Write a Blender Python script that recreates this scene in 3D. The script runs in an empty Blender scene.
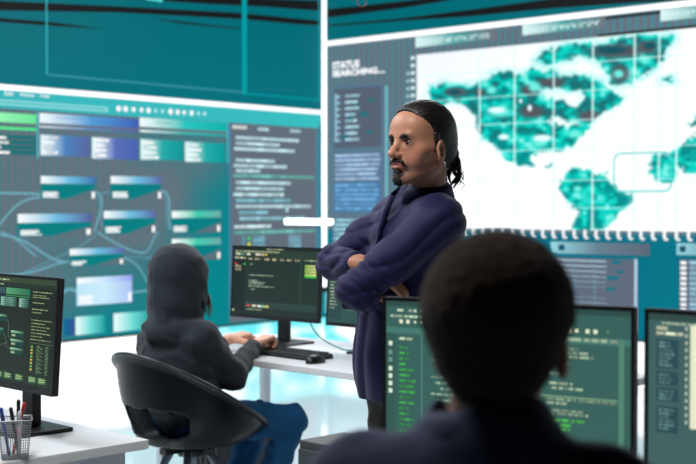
import bpy, math, random
import numpy as np
from mathutils import Vector, Matrix

SC = bpy.context.scene
COL = SC.collection

# ------------------------------------------------------------------ camera
EYE = 1.42
FPX = 1275.0
PITCH = math.atan(28 / FPX)
cam_d = bpy.data.cameras.new('camera')
cam_d.sensor_width = 36.0
cam_d.lens = FPX / 696 * 36.0
cam_d.clip_start = 0.05
cam_d.clip_end = 100
cam_d.dof.use_dof = True
cam_d.dof.focus_distance = 3.75
cam_d.dof.aperture_fstop = (cam_d.lens / 1000) / 0.0178
cam = bpy.data.objects.new('camera', cam_d)
COL.objects.link(cam)
cam.location = (0, 0, EYE)
cam.rotation_euler = (math.pi / 2 - PITCH, 0, 0)
SC.camera = cam

# ------------------------------------------------------------------ world, lamps, exposure
w = bpy.data.worlds.new('world'); SC.world = w
w.use_nodes = True
w.node_tree.nodes['Background'].inputs[0].default_value = (0.55, 0.7, 0.8, 1)
w.node_tree.nodes['Background'].inputs[1].default_value = 0.05


def area(name, loc, size, power, col, target=None, size_y=None):
    l = bpy.data.lights.new(name, 'AREA'); l.energy = power; l.color = col
    l.shape = 'RECTANGLE'; l.size = size; l.size_y = size_y or size
    o = bpy.data.objects.new(name, l); COL.objects.link(o); o.location = loc
    if target is not None:
        d = Vector(target) - Vector(loc)
        o.rotation_euler = d.to_track_quat('-Z', 'Y').to_euler()
    return o


area('key_softbox_light', (-0.8, 2.35, 3.3), 0.45, 54, (1.0, 0.95, 0.9), (0.15, 3.5, 1.4))  # unseen key lamp added for the standing man's face and shirt
area('hoodie_fill_light', (-2.4, 4.6, 3.5), 0.9, 78, (0.9, 0.96, 1.0), (-0.7, 5.2, 0.9))  # unseen lamp added to bring out the hooded sweatshirt
area('floor_fill_light', (0.4, 8.2, 3.55), 2.4, 200, (0.95, 0.98, 1.0), (0.2, 8.4, 0))  # unseen lamp added to lighten the floor towards the corner
area('left_fill_light', (-2.6, 6.6, 3.55), 2.0, 60, (0.95, 0.98, 1.0), (-2.4, 6.6, 0))  # unseen lamp added over the left part of the floor

SC.view_settings.view_transform = 'Standard'
SC.view_settings.look = 'None'
SC.view_settings.gamma = 1.0
SC.view_settings.exposure = 0.0
SC.view_settings.use_curve_mapping = False
SC.cycles.use_denoising = True
SC.cycles.max_bounces = 8
SC.cycles.sample_clamp_indirect = 6.0


# ------------------------------------------------------------------ helpers
def lin(c):
    r = []
    for v in c[:3]:
        v = v / 255.0
        r.append(v / 12.92 if v <= 0.04045 else ((v + 0.055) / 1.055) ** 2.4)
    return tuple(r)


def lin_np(a):
    a = np.clip(a / 255.0, 0, None)
    return np.where(a <= 0.04045, a / 12.92, ((a + 0.055) / 1.055) ** 2.4)


def mat(name, rgb, rough=0.5, metal=0.0, bump=None, spec=0.5, sheen=0.0, coat=0.0, vary=None, emit=None, strength=1.0):
    """Principled material with optional noise bump (scale, distance) and colour variation (scale, amount)."""
    m = bpy.data.materials.new(name); m.use_nodes = True
    nt = m.node_tree; b = nt.nodes['Principled BSDF']
    c = lin(rgb) + (1,)
    b.inputs['Base Color'].default_value = c
    b.inputs['Roughness'].default_value = rough
    b.inputs['Metallic'].default_value = metal
    b.inputs['Specular IOR Level'].default_value = spec
    b.inputs['Sheen Weight'].default_value = sheen
    b.inputs['Coat Weight'].default_value = coat
    if emit is not None:
        b.inputs['Emission Color'].default_value = lin(emit) + (1,)
        b.inputs['Emission Strength'].default_value = strength
    tc = None
    if bump or vary:
        tc = nt.nodes.new('ShaderNodeTexCoord')
    if vary:
        n = nt.nodes.new('ShaderNodeTexNoise'); n.inputs['Scale'].default_value = vary[0]
        n.inputs['Detail'].default_value = 4
        nt.links.new(tc.outputs['Object'], n.inputs['Vector'])
        mx = nt.nodes.new('ShaderNodeMix'); mx.data_type = 'RGBA'
        mx.inputs['A'].default_value = tuple(v * (1 - vary[1]) for v in c[:3]) + (1,)
        mx.inputs['B'].default_value = tuple(min(1, v * (1 + vary[1])) for v in c[:3]) + (1,)
        nt.links.new(n.outputs['Fac'], mx.inputs['Factor'])
        nt.links.new(mx.outputs['Result'], b.inputs['Base Color'])
    if bump:
        n = nt.nodes.new('ShaderNodeTexNoise'); n.inputs['Scale'].default_value = bump[0]
        n.inputs['Detail'].default_value = 5
        nt.links.new(tc.outputs['Object'], n.inputs['Vector'])
        bp = nt.nodes.new('ShaderNodeBump'); bp.inputs['Distance'].default_value = bump[1]
        bp.inputs['Strength'].default_value = 0.8
        nt.links.new(n.outputs['Fac'], bp.inputs['Height'])
        nt.links.new(bp.outputs['Normal'], b.inputs['Normal'])
    return m


def screen_mat(name, strength=1.0, stripes=None, rough=0.45, spec=0.04):
    """A lit display: shows the colour attribute 'pix'; optional vertical LED stripes (period m, depth)."""
    m = bpy.data.materials.new(name); m.use_nodes = True
    nt = m.node_tree; b = nt.nodes['Principled BSDF']
    b.inputs['Base Color'].default_value = (0.001, 0.001, 0.001, 1)
    b.inputs['Roughness'].default_value = rough
    b.inputs['Specular IOR Level'].default_value = spec
    a = nt.nodes.new('ShaderNodeAttribute'); a.attribute_name = 'pix'
    out = a.outputs['Color']
    if stripes:
        per, depth, tint = stripes
        tc = nt.nodes.new('ShaderNodeTexCoord')
        sp = nt.nodes.new('ShaderNodeSeparateXYZ')
        nt.links.new(tc.outputs['Object'], sp.inputs[0])
        mu = nt.nodes.new('ShaderNodeMath'); mu.operation = 'MULTIPLY'; mu.inputs[1].default_value = 2 * math.pi / per
        nt.links.new(sp.outputs['X'], mu.inputs[0])
        si = nt.nodes.new('ShaderNodeMath'); si.operation = 'SINE'
        nt.links.new(mu.outputs[0], si.inputs[0])
        mr = nt.nodes.new('ShaderNodeMapRange')
        mr.inputs['From Min'].default_value = -0.3; mr.inputs['From Max'].default_value = 0.6
        nt.links.new(si.outputs[0], mr.inputs['Value'])
        no = nt.nodes.new('ShaderNodeTexNoise'); no.inputs['Scale'].default_value = 1.3
        nt.links.new(tc.outputs['Object'], no.inputs['Vector'])
        mr2 = nt.nodes.new('ShaderNodeMapRange')
        mr2.inputs['From Min'].default_value = 0.35; mr2.inputs['From Max'].default_value = 0.7
        mr2.inputs['To Min'].default_value = depth * 0.45; mr2.inputs['To Max'].default_value = depth
        nt.links.new(no.outputs['Fac'], mr2.inputs['Value'])
        m2 = nt.nodes.new('ShaderNodeMath'); m2.operation = 'MULTIPLY'
        nt.links.new(mr.outputs[0], m2.inputs[0]); nt.links.new(mr2.outputs[0], m2.inputs[1])
        mx = nt.nodes.new('ShaderNodeMix'); mx.data_type = 'RGBA'
        nt.links.new(m2.outputs[0], mx.inputs['Factor'])
        nt.links.new(out, mx.inputs['A'])
        mx.inputs['B'].default_value = lin(tint) + (1,)
        out = mx.outputs['Result']
    nt.links.new(out, b.inputs['Emission Color'])
    b.inputs['Emission Strength'].default_value = strength
    return m


class MB:
    """Collects polygons, boxes and tubes; build() links them as one mesh object."""
    def __init__(s):
        s.v = []; s.f = []; s.mi = []; s.c = []; s.smooth = []

    def poly(s, pts, col=None, mi=0, smooth=False):
        n = len(s.v); s.v += [tuple(p) for p in pts]
        s.f.append(tuple(range(n, n + len(pts)))); s.mi.append(mi); s.smooth.append(smooth)
        if col is None: col = (255, 255, 255)
        cs = col if isinstance(col[0], (tuple, list)) else [col] * len(pts)
        s.c += [lin(c) for c in cs]

    def mesh(s, verts, faces, mi=0, smooth=False, M=None, col=(255, 255, 255)):
        n = len(s.v)
        s.v += [tuple(M @ Vector(p)) if M is not None else tuple(p) for p in verts]
        s.c += [lin(col)] * len(verts)
        for f in faces:
            s.f.append(tuple(i + n for i in f)); s.mi.append(mi); s.smooth.append(smooth)

    def box(s, x0, y0, z0, x1, y1, z1, M=None, mi=0):
        vs = [(x0, y0, z0), (x1, y0, z0), (x1, y1, z0), (x0, y1, z0), (x0, y0, z1), (x1, y0, z1), (x1, y1, z1), (x0, y1, z1)]
        fs = [(3, 2, 1, 0), (4, 5, 6, 7), (0, 1, 5, 4), (1, 2, 6, 5), (2, 3, 7, 6), (3, 0, 4, 7)]
        s.mesh(vs, fs, mi, False, M)

    def lathe(s, prof, n=24, M=None, mi=0, smooth=True):
        vs = []; fs = []
        for r, z in prof:
            for k in range(n):
                a = 2 * math.pi * k / n
                vs.append((r * math.cos(a), r * math.sin(a), z))
        for i in range(len(prof) - 1):
            for k in range(n):
                a, b = i * n + k, i * n + (k + 1) % n
                fs.append((a, b, b + n, a + n))
        if prof[0][0] > 1e-6: fs.append(tuple(range(n - 1, -1, -1)))
        if prof[-1][0] > 1e-6: fs.append(tuple(range((len(prof) - 1) * n, len(prof) * n)))
        s.mesh(vs, fs, mi, smooth, M)

    def tube(s, pts, rad, n=8, mi=0, closed=False):
        pts = [Vector(p) for p in pts]
        R = rad if isinstance(rad, (list, tuple)) else [rad] * len(pts)
        vs = []; fs = []
        up = Vector((0, 0, 1)); prev = None
        L = len(pts)
        for i, p in enumerate(pts):
            a = pts[(i - 1) % L] if (closed or i > 0) else p
            b = pts[(i + 1) % L] if (closed or i < L - 1) else p
            t = (b - a).normalized()
            if prev is None:
                u = t.cross(up)
                if u.length < 1e-3: u = t.cross(Vector((1, 0, 0)))
                u.normalize()
            else:
                u = (prev - t * prev.dot(t)).normalized()
            prev = u; wv = t.cross(u)
            for k in range(n):
                an = 2 * math.pi * k / n
                vs.append(p + (u * math.cos(an) + wv * math.sin(an)) * R[i])
        for i in range(L - (0 if closed else 1)):
            j = (i + 1) % L
            for k in range(n):
                a, b = i * n + k, i * n + (k + 1) % n
                c, d = j * n + (k + 1) % n, j * n + k
                fs.append((a, b, c, d))
        if not closed:
            fs.append(tuple(range(n - 1, -1, -1))); fs.append(tuple(range((L - 1) * n, L * n)))
        s.mesh(vs, fs, mi, True)

    def build(s, name, mats, parent=None, bevel=0.0, seg=2, solid=0.0):
        me = bpy.data.meshes.new(name)
        me.from_pydata(s.v, [], s.f); me.update()
        for m in (mats if isinstance(mats, (list, tuple)) else [mats]): me.materials.append(m)
        me.polygons.foreach_set('material_index', s.mi)
        me.polygons.foreach_set('use_smooth', s.smooth)
        ca = me.color_attributes.new('pix', 'FLOAT_COLOR', 'POINT')
        arr = np.ones((len(s.v), 4), np.float32); arr[:, :3] = np.array(s.c, np.float32).reshape(-1, 3)
        ca.data.foreach_set('color', arr.ravel())
        return link(name, me, parent, bevel, seg, solid)


def link(name, me, parent=None, bevel=0.0, seg=2, solid=0.0):
    o = bpy.data.objects.new(name, me); COL.objects.link(o)
    if parent is not None: o.parent = parent
    if solid:
        md = o.modifiers.new('thickness', 'SOLIDIFY'); md.thickness = solid; md.offset = 0
    if bevel:
        md = o.modifiers.new('bevel', 'BEVEL'); md.width = bevel; md.segments = seg; md.limit_method = 'ANGLE'
        md.angle_limit = math.radians(40)
    return o


def tag(o, label=None, cat=None, group=None, kind=None):
    if label: o['label'] = label
    if cat: o['category'] = cat
    if group: o['group'] = group
    if kind: o['kind'] = kind
    return o


def thing(name, label, cat, loc=(0, 0, 0), rz=0.0, group=None):
    o = bpy.data.objects.new(name, None); COL.objects.link(o)
    o.location = loc; o.rotation_euler = (0, 0, rz); o.empty_display_size = 0.1
    return tag(o, label, cat, group)


def grow(o, parent):
    """Parent keeping the mesh where it stands."""
    o.parent = parent
    o.matrix_parent_inverse = Matrix.LocRotScale(parent.location, parent.rotation_euler, None).inverted()
    return o


def text_polys(txt, bold=0.0):
    """Flat letters as (verts, faces) in a box whose height is about 1; returns also the width."""
    cu = bpy.data.curves.new('t', 'FONT'); cu.body = txt; cu.size = 1.0; cu.offset = bold; cu.resolution_u = 2
    ob = bpy.data.objects.new('t', cu); COL.objects.link(ob)
    dg = bpy.context.evaluated_depsgraph_get()
    me = bpy.data.meshes.new_from_object(ob.evaluated_get(dg))
    vs = [tuple(v.co) for v in me.vertices]; fs = [tuple(p.vertices) for p in me.polygons]
    bpy.data.objects.remove(ob); bpy.data.curves.remove(cu); bpy.data.meshes.remove(me)
    x0 = min(v[0] for v in vs); x1 = max(v[0] for v in vs); z0 = min(v[1] for v in vs); z1 = max(v[1] for v in vs)
    return [((v[0] - x0) / (x1 - x0), (v[1] - z0) / (z1 - z0)) for v in vs], fs


def vnoise(x, y, seed, z=None):
    """Smooth value noise on arrays (lattice spacing 1)."""
    rs = np.random.RandomState(seed); T = rs.rand(64, 64, 8).astype(np.float32)
    xi = np.floor(x).astype(int); yi = np.floor(y).astype(int)
    fx = x - xi; fy = y - yi
    fx = fx * fx * (3 - 2 * fx); fy = fy * fy * (3 - 2 * fy)
    if z is None:
        g = lambda a, b: T[(xi + a) % 64, (yi + b) % 64, 0]
        return (g(0, 0) * (1 - fx) + g(1, 0) * fx) * (1 - fy) + (g(0, 1) * (1 - fx) + g(1, 1) * fx) * fy
    zi = np.floor(z).astype(int); fz = z - zi; fz = fz * fz * (3 - 2 * fz)
    g = lambda a, b, c: T[(xi + a) % 64, (yi + b) % 64, (zi + c) % 8]
    lo = (g(0, 0, 0) * (1 - fx) + g(1, 0, 0) * fx) * (1 - fy) + (g(0, 1, 0) * (1 - fx) + g(1, 1, 0) * fx) * fy
    hi = (g(0, 0, 1) * (1 - fx) + g(1, 0, 1) * fx) * (1 - fy) + (g(0, 1, 1) * (1 - fx) + g(1, 1, 1) * fx) * fy
    return lo * (1 - fz) + hi * fz


# rays of the reference view, used to read positions off the photograph onto the real planes of the room
FW = Vector((0, math.cos(PITCH), -math.sin(PITCH))); UP = Vector((0, math.sin(PITCH), math.cos(PITCH)))


def ray(px, py):
    return FW + Vector((1, 0, 0)) * ((px - 348) / FPX) + UP * ((232 - py) / FPX)


def at(px, py, Y):
    d = ray(px, py)
    return Vector((0, 0, EYE)) + d * (Y / d.y)


# ------------------------------------------------------------------ room shell
CORNER = Vector(((323.5 - 348) / FPX * 12.0, 12.0, 0))
AL = math.atan2(1120, FPX)                 # left wall runs back to the left at 41 degrees off the view
LD = Vector((-math.sin(AL), -math.cos(AL), 0))
RD = Vector((math.cos(AL), -math.sin(AL), 0))
LN = RD.copy()                             # left wall's inward normal
RN = LD.copy()                             # right wall's inward normal
ROOM = 14.0; H = 3.9

M_wall = mat('wall_paint', (188, 196, 200), 0.7, bump=(60, 0.001))
M_dark = mat('dark_wall', (30, 33, 38), 0.8, bump=(40, 0.001))
M_floor = mat('polished_white_floor', (214, 226, 230), 0.12, metal=0.12, coat=0.4, vary=(0.8, 0.03))
M_ceil = mat('ceiling_paint', (46, 48, 52), 0.9, bump=(30, 0.002))


def slab(name, pts, z0, z1, m):
    b = MB(); n = len(pts)
    lo = [(p[0], p[1], z0) for p in pts]; hi = [(p[0], p[1], z1) for p in pts]
    b.mesh(lo + hi, [tuple(range(n - 1, -1, -1)), tuple(range(n, 2 * n))] + [(i, (i + 1) % n, (i + 1) % n + n, i + n) for i in range(n)])
    return tag(b.build(name, m), kind='structure')


C0 = CORNER; C1 = CORNER + LD * ROOM; C3 = CORNER + RD * ROOM; C2 = C1 + RD * ROOM
floor = slab('floor', [C0, C1, C2, C3], -0.1, 0.0, M_floor)
slab('ceiling', [C0, C1, C2, C3], H, H + 0.1, M_ceil)
T = 0.15
slab('wall_left', [C0 - RD * T, C1 - RD * T, C1, C0], 0, H, M_wall)
slab('wall_right', [C0 - LD * T, C0, C3, C3 - LD * T], 0, H, M_wall)
slab('wall_back', [C1, C1 + LD * T, C2 + LD * T, C2], 0, H, M_dark)
slab('wall_side', [C3, C2, C2 + RD * T, C3 + RD * T], 0, H, M_dark)

# ------------------------------------------------------------------ the two video walls
ZB, ZT = 0.38, 3.78
WT = 0.06      # how far the display surface stands off the wall


class Wall:
    def __init__(s, D, N):
        s.D, s.N = D, N
        s.O = CORNER + N * WT

    def sz(s, px, py):
        d = ray(px, py); p0 = Vector((0, 0, EYE))
        t = (s.O - p0).dot(s.N) / d.dot(s.N)
        p = p0 + d * t
        return (p - s.O).dot(s.D), p.z

    def p(s, a, z, lay):
        return s.O + s.D * a + s.N * (0.0025 * lay) + Vector((0, 0, z))

    def rect(s, b, x0, y0, x1, y1, col, lay=1, right=None, mid=None):
        a0, z0 = s.sz(x0, y0); a1, z1 = s.sz(x1, y1)
        s.rsz(b, a0, z0, a1, z1, col, lay, right, mid)

    def rsz(s, b, a0, z0, a1, z1, col, lay=1, right=None, mid=None):
        if right is None:
            b.poly([s.p(a0, z0, lay), s.p(a1, z0, lay), s.p(a1, z1, lay), s.p(a0, z1, lay)], col)
        else:
            if mid is None: mid = tuple((c + r) / 2 for c, r in zip(col, right))
            am = (a0 + a1) / 2
            b.poly([s.p(a0, z0, lay), s.p(am, z0, lay), s.p(am, z1, lay), s.p(a0, z1, lay)], [col, mid, mid, col])
            b.poly([s.p(am, z0, lay), s.p(a1, z0, lay), s.p(a1, z1, lay), s.p(am, z1, lay)], [mid, right, right, mid])

    def pg(s, b, pts, col, lay=1):
        b.poly([s.p(*s.sz(x, y), lay) for x, y in pts], col)

    def frame(s, b, x0, y0, x1, y1, t, col, lay=2):
        a0, z0 = s.sz(x0, y0); a1, z1 = s.sz(x1, y1)
        sg = 1 if a1 > a0 else -1
        s.rsz(b, a0, z0, a1, z0 - t, col, lay); s.rsz(b, a0, z1 + t, a1, z1, col, lay)
        s.rsz(b, a0, z0, a0 + sg * t, z1, col, lay); s.rsz(b, a1 - sg * t, z0, a1, z1, col, lay)

    def line(s, b, pts, w, col, lay=2):
        q = [Vector(s.sz(x, y)) for x, y in pts]
        L, R = [], []
        for i, p in enumerate(q):
            t = (q[min(i + 1, len(q) - 1)] - q[max(i - 1, 0)]).normalized()
            n = Vector((-t.y, t.x)) * w / 2
            L.append(p + n); R.append(p - n)
        for i in range(len(q) - 1):
            b.poly([s.p(*v, lay) for v in (L[i], L[i + 1], R[i + 1], R[i])], col)

    def disc(s, b, px, py, r, col, lay=3):
        a, z = s.sz(px, py)
        b.poly([s.p(a + r * math.cos(k * math.pi / 6), z + r * math.sin(k * math.pi / 6), lay) for k in range(12)], col)

    def words(s, b, x0, y, x1, h, col, rnd, lay=3, gap=0.25):
        """One line of small text: dashes of word length; h in metres, x along the picture."""
        a0, z = s.sz(x0, y); a1, _ = s.sz(x1, y)
        sg = 1 if a1 > a0 else -1
        a = a0
        while (a1 - a) * sg > 0:
            wd = h * rnd.uniform(1.6, 5.5)
            e = a + sg * wd
            if (a1 - e) * sg < 0: e = a1
            k = rnd.uniform(0.85, 1.1); s.rsz(b, a, z + h / 2, e, z - h / 2, tuple(min(255, c * k) for c in col), lay)
            a = e + sg * h * gap * rnd.uniform(1, 2)

    def text(s, b, txt, x0, y0, x1, y1, col, lay=4, bold=0.02):
        a0, z0 = s.sz(x0, y0); a1, z1 = s.sz(x1, y1)
        vs, fs = text_polys(txt, bold)
        for f in fs:
            b.poly([s.p(a0 + (a1 - a0) * vs[i][0], z1 + (z0 - z1) * vs[i][1], lay) for i in f], col)

    def build(s, b, name, m, parent):
        """Mesh in the wall's own frame: X along the wall, Z up."""
        M = s.frame_matrix(); Mi = M.inverted()
        b.v = [tuple(Mi @ Vector(v)) for v in b.v]
        return b.build(name, m, parent)

    def frame_matrix(s):
        X = s.D; Y = Vector((0, 0, 1)).cross(X)
        return Matrix(((X.x, Y.x, 0, s.O.x), (X.y, Y.y, 0, s.O.y), (X.z, Y.z, 1, 0), (0, 0, 0, 1)))

    def root(s, name, label, cat):
        o = thing(name, label, cat)
        o.matrix_world = s.frame_matrix()
        return o


M_pix = screen_mat('led_graphics', 1.0)
M_map = screen_mat('led_map', 1.06)
M_pix2 = screen_mat('led_graphics_bright', 1.25)
M_led_l = screen_mat('led_wall_striped_left', 1.0, (0.062, 0.55, (0, 128, 136)))
M_led_r = screen_mat('led_wall_striped_right', 1.0, (0.067, 0.95, (62, 140, 152)))
M_frame = mat('led_cabinet_metal', (24, 26, 28), 0.5, 0.4, bump=(80, 0.0005))
M_glow = screen_mat('self_lit_white_strip', 1.3)  # glow put into the white base strip so it renders blown out
M_white_led = mat('white_led_panel', (235, 240, 245), 0.4, emit=(250, 253, 255), strength=1.35)

G = (98, 110, 124); TE = (0, 134, 140); UPC = (0, 113, 126); WH = (252, 254, 255)
DK = (24, 26, 28)
L = Wall(LD, LN); R = Wall(RD, RN)


def grid_surface(W, a0, a1, z0, z1, na, nz, colour, lay=0, name='x', m=None, parent=None):
    aa = np.linspace(a0, a1, na); zz = np.linspace(z0, z1, nz)
    A, Z = np.meshgrid(aa, zz, indexing='ij')
    P = np.stack([A, np.full_like(A, 0.0), Z], -1).reshape(-1, 3)
    Yl = Vector((0, 0, 1)).cross(W.D); off = W.N.dot(Yl) * 0.0025 * lay
    P[:, 1] = off
    cols = colour(A.ravel(), Z.ravel())
    idx = np.arange(na * nz).reshape(na, nz)
    F = np.stack([idx[:-1, :-1], idx[1:, :-1], idx[1:, 1:], idx[:-1, 1:]], -1).reshape(-1, 4)
    me = bpy.data.meshes.new(name)
    me.from_pydata(P.tolist(), [], F.tolist()); me.update(); me.materials.append(m)
    ca = me.color_attributes.new('pix', 'FLOAT_COLOR', 'POINT')
    arr = np.ones((len(P), 4), np.float32); arr[:, :3] = lin_np(cols)
    ca.data.foreach_set('color', arr.ravel())
    return link(name, me, parent)


def lerp(a, b, t):
    t = np.clip(t, 0, 1)[:, None]
    return np.array(a, float)[None] * (1 - t) + np.array(b, float)[None] * t


LW = 11.0   # length of each video wall


def cabinet(W, parent, wht):
    b = MB()
    Yl = Vector((0, 0, 1)).cross(W.D); sg = 1 if W.N.dot(Yl) > 0 else -1
    y0, y1 = sorted((-sg * 0.004, -sg * 0.055))
    b.box(0.062, y0, ZB - 0.015, LW, y1, ZT + 0.02)
    b.build('cabinet', M_frame, parent)
    b = MB(); y0, y1 = sorted((-sg * 0.004, -sg * 0.055))
    b.box(0.062, y0, 0.0, LW, y1, ZB - 0.016)
    def glow(A, Z):
        n = vnoise(A * 2.6 + (7 if W is L else 0), Z * 5, 14) * .6 + vnoise(A * 6, Z * 11, 15) * .4
        t = np.clip((n - .37) * 5, 0, 1) * np.clip((2.4 - A) / .7, 0, 1) * .85
        return lerp((255, 255, 255), (70, 208, 222), t)  # cyan clouds put in to tint the strip's reflection on the floor
    b.build('base_strip_case', M_frame, parent)
    o = grid_surface(W, 0.06, LW, 0.002, ZB - .017, 220, 12, glow, 1, 'self_lit_base_strip', wht, parent); o['label'] = 'white strip along the floor with its own added glow'
    return sg


# ---- left wall
vl = L.root('video_screen', 'huge left video wall of teal dashboards, node diagram and toolbar', 'video screen')
cabinet(L, vl, M_glow)
z_line = L.sz(0, 86.5)[1]
a_l = L.sz(0, 86)[0]


def left_bg(A, Z):
    n = vnoise(A * 0.9 + 3, Z * 1.5, 3); n2 = vnoise(A * 3.1, Z * 4, 4)
    t = (2.9 - A) / 1.6 + (1.15 - Z) * 0.75 + (n - 0.5) * 1.1 + (n2 - 0.5) * 0.4
    c = lerp((104, 113, 124), (0, 132, 140), t * 0.9)
    up = Z > z_line
    c[up] = lerp((0, 117, 130), (0, 108, 120), (Z[up] - 2.4) / 1.2)
    return c


grid_surface(L, 0.06, LW, z_line, ZT, 60, 20, lambda A, Z: lerp((0, 112, 124), (0, 104, 114), (Z - 2.4) / 1.2), 0, 'upper_display', M_pix, vl)
grid_surface(L, 0.06, LW, ZB, z_line, 150, 50, left_bg, 0, 'lower_display', M_led_l, vl)

rnd = random.Random(5)
b = MB()   # upper window outlines and dark swooshes
L.line(b, [(46, -30), (46.5, 74)], 0.011, (60, 190, 195))
a1, z1 = L.sz(46.5, 74); a2, _ = L.sz(242, 90)
L.rsz(b, a1, z1, a2, z1 - 0.008, (70, 170, 180), 2)
L.rect(b, 241.5, -60, 246.5, 95, (0, 158, 164), 2)
a1, z1 = L.sz(247, 93); a2, _ = L.sz(320, 98)
L.rsz(b, a1, z1, a2, z1 - 0.012, (0, 160, 168), 2)
L.rect(b, 318.2, -60, 319.6, 99, (0, 165, 170), 2)
L.rect(b, 145, -8, 162, 2.2, (90, 220, 215), 2)
L.build(b, 'window_outline', M_pix, vl)
b = MB()
L.pg(b, [(-30, -1), (0, 1), (120, 6.5), (240, 13), (322, 21), (322, 25.5), (300, 24.5), (240, 19), (120, 12.5), (0, 10.5), (-30, 9)], DK, 1)
L.pg(b, [(120, -8), (200, -4), (322, 1), (322, 11), (260, 6.5), (200, 3.5), (120, -2)], DK, 1)
L.pg(b, [(-30, 16), (0, 18), (50, 22), (105, 29), (60, 26.5), (0, 22), (-30, 20)], DK, 1)
L.pg(b, [(150, 18), (240, 28.2), (243, 29.6), (180, 23.5)], DK, 1)
L.build(b, 'dark_swoosh', M_pix, vl)
b = MB(); L.text(b, 'YOU GOT DENIED ENTRY TO THE FILES', 257, 88, 308, 93, (150, 170, 185), 3, 0.0)
L.build(b, 'caption', M_pix, vl)

b = MB()
L.rsz(b, 0.06, z_line + 0.018, LW, z_line - 0.024, WH, 2)
L.build(b, 'white_window_edge', M_pix2, vl)

z_hdr = L.sz(0, 108)[1]
b = MB()
L.rsz(b, LW, z_line - 0.02, 0.06, z_hdr, (44, 172, 180), 1, (56, 190, 194), (54, 178, 184))
L.rect(b, -20, 98, 107.5, 112, (150, 228, 230), 2)
a0, z0 = L.sz(-20, 98); a1, z1 = L.sz(107.5, 112)
L.rsz(b, a0, z0 - 0.012, a1 + 0.02, z1 + 0.012, (70, 182, 190), 3)
for t, x0, x1, y in (('Edit', 4, 13, 93.3), ('Window', 19, 34, 94.6), ('Help', 39.5, 49, 96)):
    L.text(b, t, x0, y - 2, x1, y + 2.6, WH, 3, 0.02)
for i, (x, r) in enumerate(zip((118, 125, 133, 141, 148, 155, 162, 170, 177, 183.5, 191, 198, 204), (3, 3, 2.6, 2.4, 2.8, 2, 2, 3.1, 2.8, 2.4, 2.8, 2, 2.2))):
    L.disc(b, x, 108.6 + (x - 118) * 0.06, r * 0.0082, WH if r > 2.2 else (190, 240, 240), 3)
for x in (309, 314.5, 319.5): L.rect(b, x - 1.6, 110.8 + (x - 309) * .1, x + 1.2, 113.6 + (x - 309) * .1, WH, 3)
L.build(b, 'tool_bar', M_pix, vl)

# tabbed panels under the tool bar
LB = (70, 150, 205)


def rows(b, x0, y0, x1, n, dy, h, col=WH, lay=4):
    for k in range(n):
        L.words(b, x0, y0 + k * dy, x0 + (x1 - x0) * rnd.uniform(.6, 1.0), h, col, rnd, lay, 0.1)


b = MB()
L.rect(b, -30, 110.5, 36, 124, (185, 255, 205), 2, (105, 232, 150))
L.rect(b, -30, 124.8, 36, 131, (110, 240, 150), 2, (80, 235, 140))
L.rect(b, -30, 133, 35.5, 156, (20, 112, 118), 2)
for k in range(4): L.rect(b, -30, 138.4 + k * 5, 33, 139.8 + k * 5, (98, 110, 118), 3)
rows(b, -16, 136.7, 9, 4, 5, 0.018)
L.build(b, 'green_tab_panel', M_pix, vl)
b = MB()
L.rect(b, 36.4, 112, 38.2, 158, (90, 190, 205), 2)
L.rect(b, 39, 113, 138, 132.5, (240, 253, 255), 2, (62, 90, 182), (80, 158, 216))
L.rect(b, 39, 125.8, 138, 128.4, (104, 110, 128), 3)
L.rect(b, 55, 117, 83, 119.4, (60, 150, 200), 3)
L.rect(b, 40, 134.5, 89, 157, (225, 248, 255), 2, (90, 100, 160), (72, 130, 190))
L.rect(b, 91.5, 137, 137.5, 160, (225, 248, 255), 2, (70, 98, 175), (90, 110, 185))
for k in range(4):
    L.rect(b, 62, 139.8 + k * 5, 88, 141 + k * 5, (96, 104, 128), 3)
rows(b, 42, 137.2, 58, 4, 5, 0.019); rows(b, 93, 140, 110, 4, 5, 0.019)
L.build(b, 'blue_tab_panel', M_pix, vl)
b = MB()
L.rect(b, 139.2, 117.5, 226, 136.5, (245, 255, 255), 2, (0, 178, 172), (40, 196, 190))
L.rect(b, 139, 129.8, 226, 131.6, (96, 120, 128), 3)
L.rect(b, 154, 122, 172, 124, (20, 160, 160), 3)
L.rect(b, 140, 139, 183, 161, (215, 250, 248), 2, (0, 150, 152), (30, 172, 170))
L.rect(b, 184.5, 141.5, 225, 163, (215, 250, 248), 2, (0, 150, 152), (30, 172, 170))
for k in range(4): L.rect(b, 160, 144.4 + k * 4.9, 182, 145.6 + k * 4.9, (60, 130, 135), 3)
rows(b, 142, 142.4, 160, 4, 4.9, 0.019); rows(b, 186, 144.8, 202, 4, 4.9, 0.019)
L.rect(b, 226.5, 122, 228, 163, (60, 190, 200), 2)
L.build(b, 'teal_tab_panel', M_pix, vl)


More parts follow.
